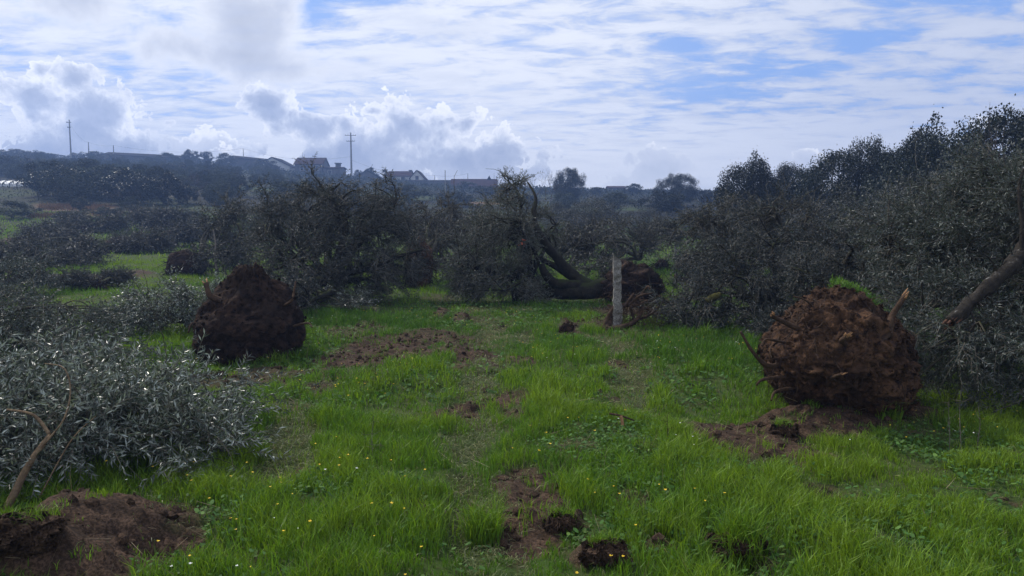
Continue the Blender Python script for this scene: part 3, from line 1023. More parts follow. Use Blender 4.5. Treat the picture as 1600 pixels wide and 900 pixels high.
# ------------------------------------------------------------------ root balls
def root_ball(parent, c, rx, ry, rz, seed, top=0.0, soil='soil', leanx=0.0, res=(150, 110), hairs=2600, roots=(), hair_len=0.12, flat=0.0, hair_r=0.0022, lump=0.17, slabs=0, box_=.35):
    r = rs(seed)
    c = np.asarray(c, float)
    nu, nv = res
    th = np.linspace(0, 2 * np.pi, nu, endpoint=False)
    ph = np.linspace(-np.pi / 2 + 0.02, np.pi / 2 - 0.02, nv)
    TH, PH = np.meshgrid(th, ph)
    d = np.stack([np.cos(PH) * np.cos(TH), np.cos(PH) * np.sin(TH), np.sin(PH)], -1)
    def shape(d):
        wp = d * 2.3 + seed
        d2 = d + 0.22 * np.stack([fbm(wp[..., 0], wp[..., 1], wp[..., 2], 2, seed + 70), fbm(wp[..., 1], wp[..., 2], wp[..., 0], 2, seed + 71), fbm(wp[..., 2], wp[..., 0], wp[..., 1], 2, seed + 72)], -1)
        q = d2 * 1.7 + seed * 3.1
        f = 1 + lump * 1.6 * fbm(q[..., 0], q[..., 1], q[..., 2], 3, seed)
        q = d2 * 3.4 * np.array([1.0, 1.0, 1.5]) + seed
        f = f + lump * 0.62 * (0.55 - 2.2 * np.abs(fbm(q[..., 0], q[..., 1], q[..., 2], 5, seed + 5, 0.55)))
        q = d2 * 19
        f = f + 0.035 * fbm(q[..., 0], q[..., 1], q[..., 2], 4, seed + 9, 0.62)
        s_ = np.where(d[..., 2] > 0, 1 - top * d[..., 2] ** 1.5, 1.0)
        P = d * f[..., None]
        # boxier than an ellipsoid
        P = P / (np.abs(P) ** 3.0).sum(-1, keepdims=True) ** (1 / 3.0) * np.linalg.norm(P, axis=-1, keepdims=True) * box_ + P * (1 - box_)
        P = P * np.array([rx, ry, rz])
        P[..., 0] *= s_; P[..., 1] *= s_
        P[..., 0] += leanx * P[..., 2]
        return P + c
    V = shape(d)
    V[..., 2] = np.maximum(V[..., 2], H(V[..., 0].ravel(), V[..., 1].ravel()).reshape(V[..., 2].shape) - 0.12)
    i, j = np.meshgrid(np.arange(nv - 1), np.arange(nu), indexing='ij'); j2 = (j + 1) % nu
    F = np.stack([i * nu + j, i * nu + j2, (i + 1) * nu + j2, (i + 1) * nu + j], -1).reshape(-1, 4)
    VV = np.vstack([V.reshape(-1, 3), V[0].mean(0), V[-1].mean(0)])
    jj = np.arange(nu)
    F2 = np.stack([np.full(nu, nu * nv), (jj + 1) % nu, jj], -1)
    F3 = np.stack([np.full(nu, nu * nv + 1), (nv - 1) * nu + jj, (nv - 1) * nu + (jj + 1) % nu], -1)
    g = Geo()
    g.add(VV, [F, F2, F3])
    # rootlets clinging to the soil, as thin ribbons
    k = hairs
    dd = norm(r.normal(size=(k, 3)))
    B = shape(dd)
    tang = norm(np.cross(dd, r.normal(size=(k, 3))))
    tang = norm(tang + np.array([0, 0, -0.55]))
    Lh = hair_len * r.uniform(0.3, 1.6, k) ** 1.5
    lift = r.uniform(0.0, 0.95, k) ** 2.4
    ok = B[:, 2] > c[2] - rz * .95
    mid = B + tang * (Lh * .5)[:, None] + dd * (Lh * lift * .6)[:, None]
    tip = B + tang * Lh[:, None] + dd * (Lh * lift)[:, None] + r.normal(0, .2, (k, 3)) * Lh[:, None]
    tip[:, 2] -= Lh * .3
    side = norm(np.cross(tang, dd)) * (hair_r * r.uniform(.6, 2.0, k))[:, None]
    V5 = np.stack([B - side, B + side, mid + side * .8, mid - side * .8, tip], 1)[ok]
    o = np.arange(len(V5))[:, None] * 5
    g.add(V5.reshape(-1, 3), [o + np.array([[0, 1, 2, 3]]), o + np.array([[3, 2, 4]])], 1)
    # tangled roots of many sizes creeping over the earth
    if slabs > 200:
        for i in range(slabs // 9):
            q = norm(r.normal(size=3)); step = norm(np.cross(q, r.normal(size=3)))
            path = []
            m_ = r.randint(5, 12); wdt = r.uniform(.03, .09)
            for _ in range(m_):
                path.append(q.copy())
                step = norm(step + r.normal(0, .45, 3) + np.array([0, 0, -.18]))
                q = norm(q + step * wdt * 1.6)
            path = np.array(path)
            rad0 = .0022 + .010 * r.rand() ** 4
            P = shape(path) + path * (rad0 * .6 + .012 * r.rand(m_) ** 2)[:, None]
            if r.rand() < .35:
                P[-1] += path[-1] * r.uniform(.03, .16)
                P[-2] += path[-2] * r.uniform(.01, .04)
            if P[:, 2].min() < c[2] - rz * .9: continue
            tube(g, spline(P, m_ * 2), np.linspace(rad0, rad0 * .35, m_ * 2), 5, 1, 0, .2, i, False)
    # crumbs
    if slabs:
        k = slabs
        dd = norm(r.normal(size=(k, 3))); B = shape(dd)
        s_ = r.uniform(.012, .04, k)
        for q in range(4):
            e = norm(r.normal(size=(k, 3))); f = norm(np.cross(e, dd))
            V3 = np.stack([B + e * s_[:, None], B + f * s_[:, None] + dd * s_[:, None] * .5, B - e * s_[:, None] * .7, B - f * s_[:, None]], 1)
            g.add(V3.reshape(-1, 3), [np.arange(k)[:, None] * 4 + np.array([[0, 1, 2, 3]])])
    ball = part(g, 'root_ball', [M[soil], M['rootlet_dark' if soil == 'soil_dark' else 'rootlet']], parent, True)
    # thick roots standing out of the ball, torn ends
    for (pts, r0, r1, cutmat) in roots:
        g = Geo()
        P = spline(np.array(pts, float), 14)
        tube(g, P, np.linspace(r0, r1, 14), 8, 0, 0, 0.35, seed)
        if cutmat:
            dirn = norm(P[-1] - P[-2])
            for q in range(5):
                a = r.normal(0, r1 * .45, 3)
                b0 = P[-1] + a - dirn * r1
                tube(g, np.array([b0, b0 + dirn * r1 * r.uniform(1, 3.2) + r.normal(0, r1 * .3, 3)]), [r1 * .55, r1 * .12], 4, 1)
        part(g, 'root', [M['root'], M['cut']], ball, True)
    return ball

# ------------------------------------------------------------------ standing trees: shared meshes of unit height
def crown_mesh(seed, nface, fs, clumps, prof='round', z0=0.22, leafshape=0.6, spread=0.085, shell=0.5):
    r = rs(seed)
    nc = clumps
    d = norm(r.normal(size=(nc, 3)))
    rad = np.where(r.rand(nc) < shell, r.uniform(.8, 1.0, nc), r.rand(nc) ** .5)
    lump = 1 + 0.32 * fbm(d[:, 0] * 1.6 + seed, d[:, 1] * 1.6, d[:, 2] * 1.6, 2, seed)
    C = d * (rad * lump)[:, None] * np.array([.5, .5, (1 - z0) / 2])
    if prof == 'round':
        C[:, 0] *= 1 - 0.25 * np.clip(C[:, 2] / .4, 0, 1); C[:, 1] *= 1 - 0.25 * np.clip(C[:, 2] / .4, 0, 1)
    C[:, 2] += z0 + (1 - z0) / 2
    cr = spread * r.uniform(.5, 1.5, nc)
    k = r.choice(nc, nface, p=cr ** 2 / (cr ** 2).sum())
    P = C[k] + norm(r.normal(size=(nface, 3))) * (cr[k] * r.rand(nface) ** .45)[:, None]
    stray = r.rand(nface) < 0.06
    P[stray] += r.normal(0, .03, (stray.sum(), 3))
    a = norm(r.normal(size=(nface, 3))); b = norm(np.cross(a, r.normal(size=(nface, 3))))
    s_ = (fs * r.uniform(.5, 1.5, nface))[:, None]
    V = np.stack([P - a * s_, P + b * s_ * leafshape, P + a * s_ * .9, P - b * s_ * leafshape], 1)
    g = Geo()
    g.add(V.reshape(-1, 3), [np.arange(nface)[:, None] * 4 + np.array([[0, 1, 2, 3]])])
    return g, C


def trunk_geo(seed, C, r0=0.022, z0=0.22, nb=9, sides=6):
    r = rs(seed)
    g = Geo()
    fork = np.array([r.normal(0, .02), r.normal(0, .02), z0 * .9 + .04])
    tube(g, curve_pts([0, 0, -0.06], fork, 6, .05, r), np.linspace(r0 * 1.4, r0, 6), sides, 0, 0, .25, seed)
    for e in C[r.choice(len(C), nb, replace=False)]:
        tube(g, curve_pts(fork, e, 7, .12, r, .03), np.linspace(r0 * .62, r0 * .12, 7), 5, 0, 0, 0)
    return g


def bare_geo(seed, depth=5, r0=0.02, ang=0.5, first=0.28, sides=4, droop=0.0, kids=(2, 4)):
    """a leafless tree of unit height; the trunk apart from the twigs"""
    r = rs(seed)
    gt, gb = Geo(), Geo()
    def grow(p, d, L, rad, lev):
        e = p + d * L
        P = curve_pts(p, e, 4, .06, r)
        tube(gt if lev == 0 else gb, P, np.linspace(rad, rad * .65, 4), 6 if lev == 0 else (4 if lev < 3 else 3), 0, 0, 0, 0, False)
        if lev >= depth:
            return
        for _ in range(r.randint(*kids)):
            nd = norm(d + r.normal(0, ang, 3) + np.array([0, 0, .12 - droop]))
            t = r.uniform(.55, 1.0)
            grow(p + d * L * t if lev else e, nd, L * r.uniform(.6, .82), rad * .6, lev + 1)
    grow(np.array([0, 0, -.03.real]), np.array([0, 0, 1.0]), first, r0, 0)
    z = max(v[:, 2].max() for v in gb.v)
    for g in (gt, gb):
        g.v = [v / z for v in g.v]
    return gt, gb


PROTO = {}


def make_proto(key, mats, crowns):
    """crowns: list of (trunk Geo, crown Geo); kept as hidden-free mesh data until the first tree uses them"""
    out = []
    for gt, gc in crowns:
        a = gt.build('trunk', M[mats[0]], None, True)
        b = gc.build('crown', M[mats[1]], None)
        out.append((a, b, [False]))
    PROTO[key] = out


def protos():
    ol, ok_, nr, bu = [], [], [], []
    for s_ in (1, 2, 3, 4):
        g, C = crown_mesh(100 + s_, 5200, 0.022, 50, 'round', 0.10, 0.5, 0.11, .55)
        ol.append((trunk_geo(s_, C), g))
    make_proto('olive', ('bark', 'grey_tree'), ol)
    for s_ in (1, 2, 3):
        g, C = crown_mesh(200 + s_, 7500, 0.019, 60, 'round', 0.08, 0.7, 0.10, .5)
        ok_.append((trunk_geo(20 + s_, C), g))
    make_proto('oak', ('bark', 'oak'), ok_)
    for s_ in (1, 2, 3, 4):
        g, C = crown_mesh(300 + s_, 46000, 0.0085, 150, 'round', 0.04, 0.7, 0.10, .45)
        nr.append((trunk_geo(40 + s_, C, 0.02, .15, 22), g))
    make_proto('near_oak', ('bark', 'oak'), nr)
    nb = []
    for s_ in (1, 2, 3):
        g, C = crown_mesh(350 + s_, 30000, 0.0095, 110, 'round', 0.05, 0.35, 0.10, .5)
        nb.append((trunk_geo(60 + s_, C, 0.02, .15, 22), g))
    make_proto('mid_olive', ('bark', 'olive_dull'), nb)
    for s_ in (1, 2, 3):
        bu.append(bare_geo(400 + s_, 6, 0.012, .55, .22, 4, 0.0, (2, 4)))
    make_proto('bare', ('brown_bush', 'brown_bush'), bu)


protos()
_cnt = {}


def tree(name, px, pytop, Y, wpx, kind, label, group=None, base=None, seed=0, depthscale=1.0):
    p = atY(px, pytop, Y)
    zb = Hs(p[0], Y) if base is None else base
    h = max(p[2] - zb, 0.8); w = wpx / FPX * Y
    return tree_at(name, p[0], Y, zb, w, h, kind, label, group, seed, depthscale)


def tree_at(name, x, y, zb, w, h, kind, label, group=None, seed=0, depthscale=1.0):
    i = _cnt.get(kind, 0); _cnt[kind] = i + 1
    tr, cr, used = PROTO[kind][(i + seed) % len(PROTO[kind])]
    root = thing(name, (x, y, zb), label, 'tree', group, (i * 2.4) % 6.28)
    root.scale = (w, w * depthscale, h)
    for q in (tr, cr):
        o = q if not used[0] else q.copy()
        if used[0]:
            COL.objects.link(o)
        o.parent = root
        if used[0]:
            o.matrix_parent_inverse = Matrix.Identity(4)
    used[0] = True
    return root


def hill_trees():
    # skyline and named trees, read off the photograph: px, top, distance, width px, kind, label
    L = [
        (20, 232, 236, 46, 'oak', 'dark tree at the far left end of the hilltop skyline'),
        (58, 236, 240, 34, 'olive', 'low tree on the skyline left of the tall concrete pole'),
        (82, 240, 244, 40, 'olive', 'thin topped tree just left of the tall pole on the hilltop'),
        (140, 236, 238, 46, 'oak', 'round dark tree on the skyline between the tall pole and the long shed'),
        (176, 241, 226, 24, 'oak', 'small dark tree at the left end of the long shed roof'),
        (262, 240, 226, 38, 'olive', 'low tree in front of the right end of the long shed roof'),
        (297, 233, 236, 24, 'oak', 'small peaked dark tree on the skyline right of the long shed'),
        (320, 236, 236, 26, 'oak', 'small round tree right of the peaked tree on the skyline'),
        (352, 240, 232, 36, 'oak', 'broad low tree in front of the second shed roof'),
        (415, 248, 225, 36, 'oak', 'dark tree touching the left of the pale gabled house'),
        (580, 261, 232, 22, 'oak', 'small dark tree behind the roof of the little stone house'),
        (560, 266, 232, 16, 'oak', 'very small tree beside the tall pole with crossarms'),
        (240, 263, 165, 46, 'oak', 'big round dark tree standing alone halfway up the left hillside'),
        (308, 282, 120, 36, 'oak', 'round dark tree on the slope above the olive with a pale trunk'),
        (358, 284, 125, 30, 'oak', 'small dark tree on the middle of the left slope'),
        (200, 292, 84, 58, 'bare', 'bare brown bush by the orange dry grass bank'),
        (125, 308, 76, 26, 'oak', 'small dark shrub tree in front of the orange bank'),
        (890, 261, 130, 50, 'near_oak', 'big dark leafy tree on the skyline right of the bare branches'),
        (935, 292, 170, 30, 'oak', 'low dark tree left of the small brick house on the skyline'),
        (990, 288, 175, 36, 'oak', 'low dark tree right of the small brick house on the skyline'),
        (1058, 273, 120, 66, 'near_oak', 'broad domed dark tree standing on the skyline in the gap'),
        (1112, 293, 120, 44, 'oak', 'low dark tree at the foot of the tall tree line on the right'),
        (727, 283, 190, 34, 'oak', 'dark round tree in front of the long red roofed hall'),
        (760, 290, 150, 40, 'olive', 'grey olive tree below the right end of the red roofed hall'),
        (838, 264, 110, 34, 'bare', 'bare leafless tree on the skyline above the fallen olive'),
        (795, 262, 105, 40, 'bare', 'twiggy bare tree left of the taller bare tree on the skyline'),
        (862, 262, 112, 40, 'bare', 'leafless tree touching the big dark skyline tree'),
        (930, 312, 52, 118, 'mid_olive', 'large bluish olive tree standing behind the fallen mossy trunk'),
        (1005, 326, 60, 90, 'mid_olive', 'grey green olive tree right of the large bluish olive'),
        (1035, 300, 90, 80, 'olive', 'olive tree behind the gap right of centre'),
        (960, 300, 100, 60, 'olive', 'soft grey olive behind the large bluish olive'),
        (868, 318, 60, 60, 'mid_olive', 'olive tree seen just right of the leaning mossy limb'),
        (690, 326, 60, 90, 'mid_olive', 'brownish olive tree between the two fallen crowns'),
        (640, 290, 120, 62, 'olive', 'hazy olive tree below the low village wall'),
        (700, 300, 110, 56, 'olive', 'hazy olive tree left of the pale slender post'),
        (610, 285, 150, 50, 'olive', 'small olive tree under the pale gabled farmhouse'),
        (1100, 320, 55, 90, 'mid_olive', 'dull olive tree in the shade of the right tree line'),
        (1150, 330, 40, 120, 'mid_olive', 'dark olive tree behind the heap of cut branches'),
        (1265, 235, 62, 80, 'bare', 'bare twiggy tree rising behind the right tree line'),
        (1340, 214, 44, 60, 'bare', 'bare sprays rising over the middle of the right tree line'),
        (1180, 244, 46, 116, 'near_oak', 'dark evergreen oak at the left end of the right tree line'),
        (1235, 262, 52, 110, 'near_oak', 'evergreen oak second from the left in the right tree line'),
        (1310, 232, 42, 130, 'near_oak', 'evergreen oak behind the brown bare bush on the right'),
        (1360, 222, 40, 90, 'near_oak', 'narrow evergreen oak in the middle of the right tree line'),
        (1460, 190, 34, 170, 'near_oak', 'tall dark evergreen oak with ragged top on the right'),
        (1425, 225, 38, 120, 'near_oak', 'evergreen oak left of the tall ragged oak'),
        (1570, 165, 30, 190, 'near_oak', 'tallest dark evergreen oak at the right edge of the picture'),
        (1680, 150, 28, 240, 'near_oak', 'tall evergreen oak standing just beyond the right edge'),
        (1270, 300, 34, 150, 'bare', 'brown leafless bush in front of the right tree line'),
        (1350, 300, 22, 190, 'mid_olive', 'shaded olive tree below the ragged oaks'),
        (1480, 270, 18, 260, 'mid_olive', 'olive tree behind the big fallen crown at the right'),
        (1230, 330, 27, 150, 'mid_olive', 'low shaded olive tree behind the right root ball'),
        (1553, 150, 27, 56, 'bare', 'bare sprays sticking out above the tallest oak at the right edge'),
        (390, 320, 42, 90, 'mid_olive', 'grey olive tree behind the olive with a pale trunk'),
        (302, 330, 58, 60, 'olive', 'low grey olive right of the orange bank'),
        (20, 316, 66, 80, 'olive', 'grey bush tree at the left edge above the felled heaps'),
        (112, 340, 64, 50, 'olive', 'low dark bush below the orange bank'),
        (165, 334, 70, 60, 'olive', 'low spreading bush right of centre in the left field'),
        (455, 300, 52, 90, 'mid_olive', 'olive tree partly behind the big dark fallen crown'),
    ]
    for i, (px, top, Y, w, kind, lab) in enumerate(L):
        nm = {'oak': 'oak_tree', 'near_oak': 'oak_tree', 'olive': 'olive_tree', 'mid_olive': 'olive_tree', 'bare': 'bare_tree'}[kind]
        tree(nm, px, top, Y, w, kind, lab)
    # the grove between: trees nothing tells apart
    r = rs(77)
    placed = []
    n = 0
    while n < 375:
        Y = math.sqrt(r.uniform(70 ** 2, 246 ** 2)); u = r.uniform(-0.72, 0.70) if r.rand() < .5 else r.uniform(-0.74, -0.2)
        if n >= 245:
            u = r.uniform(-.74, -.36); Y = r.uniform(84, 165)
        px = 800 + u * FPX
        if 50 < px < 275 and 62 < Y < 84 and r.rand() < .85: continue
        if -0.6 < u < -0.25 and Y < 72 and r.rand() < .55: continue
        if px < 64 and 64 < Y < 121: continue
        if u > 0.27 and Y > 120: continue
        x = u * Y
        if any((x - a) ** 2 + (Y - b) ** 2 < (3.2 if n < 245 else 2.4) ** 2 for a, b in placed): continue
        placed.append((x, Y))
        q = r.rand()
        kind = 'olive' if q < .62 else ('bare' if q < .84 else 'oak')
        h = r.uniform(3.8, 6.2) if kind != 'oak' else r.uniform(3.8, 6.6)
        if Y < 110: h *= .62 + .38 * (Y - 70) / 40
        if px < 330 and Y < 84 and r.rand() < .6: continue
        if px < 430 and Y < 84: h = r.uniform(1.1, 2.0)
        zb = Hs(x, Y)
        # keep below the skyline
        top_el = (zb + h - CZ) / Y
        sky = np.interp(px, [0, 480, 620, 800, 1000, 1150, 1600], [244, 282, 292, 300, 302, 302, 240])
        if 300 < px < 480: sky = max(sky, 262)
        hmax = ((340 - sky) / FPX * Y + CZ - zb) * r.uniform(.6, 1.12)
        h = min(h, max(hmax, 2.3 if px < 440 else 1.2))
        w = min(h * r.uniform(1.1, 1.7), 5.5 + Y * .015) if kind != 'bare' else h * r.uniform(.9, 1.3)
        where = ('below the long shed' if u < -.42 else 'under the tallest pole' if u < -.2 else
                 'under the farmhouses' if u < -.02 else 'right of the centre')
        part_ = 'on the upper slope' if Y > 150 else 'on the lower slope'
        what = {'olive': 'grey green olive tree', 'oak': 'dark leafy tree', 'bare': 'brown leafless tree'}[kind]
        lab = what + ' ' + part_ + ' ' + where
        nm = {'oak': 'oak_tree', 'olive': 'olive_tree', 'bare': 'bare_tree'}[kind]
        gr = what + 's ' + part_ + ' ' + where
        tree_at(nm, x, Y, zb - .1, w, h, kind, lab, gr)
        n += 1
    # drop unused shared parts
    for k, lst in PROTO.items():
        for a, b, used in lst:
            if not used[0]:
                bpy.data.objects.remove(a); bpy.data.objects.remove(b)
    # scrub between the trees
    g = Geo()
    n = 120000
    Y = np.sqrt(r.uniform(40 ** 2, 250 ** 2, n)); u = r.uniform(-.74, .74, n); x = u * Y
    cl = fbm(x * .12, Y * .12, None, 3, 91)
    px = 800 + u * FPX
    keep = (cl > -.15) & ~((px > 60) & (px < 280) & (Y > 62) & (Y < 82) & (r.rand(n) < .7)) & ~((u < -.2) & (Y < 66) & (r.rand(n) < .8))
    x = x[keep]; Y = Y[keep]; k = len(x)
    x = x + r.normal(0, .4, k); Y = Y + r.normal(0, .4, k)
    z = H(x, Y) + r.rand(k) ** 1.5 * 0.9 * (1 + cl[keep])
    P = np.stack([x, Y, z], -1)
    a = norm(r.normal(size=(k, 3))); b = norm(np.cross(a, r.normal(size=(k, 3))))
    s_ = (0.0011 * Y * r.uniform(.6, 1.5, k))[:, None]
    V = np.stack([P - a * s_, P + b * s_ * .5, P + a * s_, P - b * s_ * .5], 1)
    g.add(V.reshape(-1, 3), [np.arange(k)[:, None] * 4 + np.array([[0, 1, 2, 3]])])
    o = g.build('hillside_scrub', M['grey_tree'])
    tag(o, 'low brown and green scrub between the trees on the hillside', 'scrub', kind='stuff')
    # tall dry grass on the orange banks
    g = Geo()
    k = 16000
    x = []; y = []
    for (pxc, y0, y1, hw, cnt) in ((120, 77, 84, 55, 5000), (150, 70, 73, 45, 2500), (235, 66, 76, 28, 4000), (80, 67, 69, 35, 1500)):
        yy = r.uniform(y0, y1, cnt); uu = (pxc - 800) / FPX + r.uniform(-1, 1, cnt) * hw / FPX
        x.append(uu * yy); y.append(yy)
    x = np.concatenate(x); y = np.concatenate(y)
    k = len(x)
    nz = fbm(x * .3, y * .6, None, 4, 93) + .25 * r.normal(size=k)
    keep = nz > .05
    x = x[keep]; y = y[keep]; k = len(x)
    P = np.stack([x, y, H(x, y)], -1)
    blades(g, P, r.uniform(.2, .55, k), r.uniform(.03, .07, k), r.uniform(.1, .6, k), 0, np.clip(r.normal(.5, .3, k), 0, 1), 94, 1)
    o = g.build('dry_grass', mat_grass('dry_grass_blade', (0.085, 0.048, 0.026), (0.135, 0.078, 0.042), (0.20, 0.13, 0.07), .15))
    tag(o, 'tall orange brown dry grass on the terrace banks of the left hillside', 'dry grass', kind='stuff')


# ------------------------------------------------------------------ village on the ridge
def box(g, x0, x1, y0, y1, z0, z1, mat=0):
    V = np.array([[x0, y0, z0], [x1, y0, z0], [x1, y1, z0], [x0, y1, z0], [x0, y0, z1], [x1, y0, z1], [x1, y1, z1], [x0, y1, z1]])
    g.add(V, np.array([[3, 2, 1, 0], [4, 5, 6, 7], [0, 1, 5, 4], [1, 2, 6, 5], [2, 3, 7, 6], [3, 0, 4, 7]]), mat)


def house(name, label, x0, x1, y0, depth, zb, ze, zr, wallm, roofm, axis='x', chimneys=(), windows=(), over=0.35, cat='house', skew=0.0, spire=None, door=None):
    """gabled house; axis = direction the ridge runs; skew drops the ridge and eave towards +x"""
    root = thing(name, ((x0 + x1) / 2, y0, zb), label, cat)
    y1 = y0 + depth
    g = Geo()
    xm = (x0 + x1) / 2; ym = (y0 + y1) / 2
    s = skew
    if axis == 'x':
        V = [[x0, y0, zb - 1], [x1, y0, zb - 1], [x1, y1, zb - 1], [x0, y1, zb - 1],
             [x0, y0, ze], [x1, y0, ze - s], [x1, y1, ze - s], [x0, y1, ze], [x0, ym, zr - .12], [x1, ym, zr - .12 - s]]
        g.add(V, [np.array([[0, 1, 5, 4], [2, 3, 7, 6]]), np.array([[1, 2, 6, 9, 5], [3, 0, 4, 8, 7]])])
    else:
        V = [[x0, y0, zb - 1], [x1, y0, zb - 1], [x1, y1, zb - 1], [x0, y1, zb - 1],
             [x0, y0, ze], [x1, y0, ze], [x1, y1, ze], [x0, y1, ze], [xm, y0, zr - .12], [xm, y1, zr - .12]]
        g.add(V, [np.array([[1, 2, 6, 5], [3, 0, 4, 7]]), np.array([[0, 1, 5, 8, 4], [2, 3, 7, 9, 6]])])
    part(g, 'wall', M[wallm], root)
    g = Geo()
    t = .18
    def slab(a, b, c, d):
        A = np.array([a, b, c, d], float)
        n = norm(np.cross(A[1] - A[0], A[3] - A[0]))
        if n[2] < 0: n = -n
        V = np.vstack([A, A + n * t])
        g.add(V, np.array([[3, 2, 1, 0], [4, 5, 6, 7], [0, 1, 5, 4], [1, 2, 6, 5], [2, 3, 7, 6], [3, 0, 4, 7]]))
    o = over
    if axis == 'x':
        sl = (zr - ze) / (depth / 2)
        slab([x0 - o, y0 - o, ze - sl * o], [x1 + o, y0 - o, ze - sl * o - s], [x1 + o, ym, zr - s], [x0 - o, ym, zr])
        slab([x0 - o, ym, zr], [x1 + o, ym, zr - s], [x1 + o, y1 + o, ze - sl * o - s], [x0 - o, y1 + o, ze - sl * o])
    else:
        sl = (zr - ze) / ((x1 - x0) / 2)
        slab([x0 - o, y0 - o, ze - sl * o], [xm, y0 - o, zr], [xm, y1 + o, zr], [x0 - o, y1 + o, ze - sl * o])
        slab([xm, y0 - o, zr], [x1 + o, y0 - o, ze - sl * o], [x1 + o, y1 + o, ze - sl * o], [xm, y1 + o, zr])
    roof = part(g, 'roof', M[roofm], root)
    for (cx, cz0, cz1, w) in chimneys:
        g = Geo()
        box(g, cx - w / 2, cx + w / 2, ym - w / 2, ym + w / 2, cz0, cz1)
        box(g, cx - w * .68, cx + w * .68, ym - w * .68, ym + w * .68, cz1 + .003, cz1 + .22)
        part(g, 'chimney', M['wall_dark'], roof)
    if spire:
        cx, z0_, z1_, w = spire
        g = Geo()
        V = [[cx - w, ym - w, z0_], [cx + w, ym - w, z0_], [cx + w, ym + w, z0_], [cx - w, ym + w, z0_], [cx, ym, z1_]]
        g.add(V, [np.array([[3, 2, 1, 0]]), np.array([[0, 1, 4], [1, 2, 4], [2, 3, 4], [3, 0, 4]])])
        part(g, 'spire', M['tile_dark'], roof)
    for (wx, wz, ww, wh) in windows:
        g = Geo()
        f = .12
        box(g, wx - ww / 2 - f, wx + ww / 2 + f, y0 - .06, y0 - .003, wz + wh / 2, wz + wh / 2 + f)
        box(g, wx - ww / 2 - f, wx + ww / 2 + f, y0 - .06, y0 - .003, wz - wh / 2 - f, wz - wh / 2)
        box(g, wx - ww / 2 - f, wx - ww / 2, y0 - .055, y0 - .003, wz - wh / 2, wz + wh / 2)
        box(g, wx + ww / 2, wx + ww / 2 + f, y0 - .055, y0 - .003, wz - wh / 2, wz + wh / 2)
        wdw = part(g, 'window', M['shutter'], root)
        g = Geo(); box(g, wx - ww / 2, wx + ww / 2, y0 - .03, y0 - .004, wz - wh / 2, wz + wh / 2)
        part(g, 'pane', M['glass'], wdw)
    return root


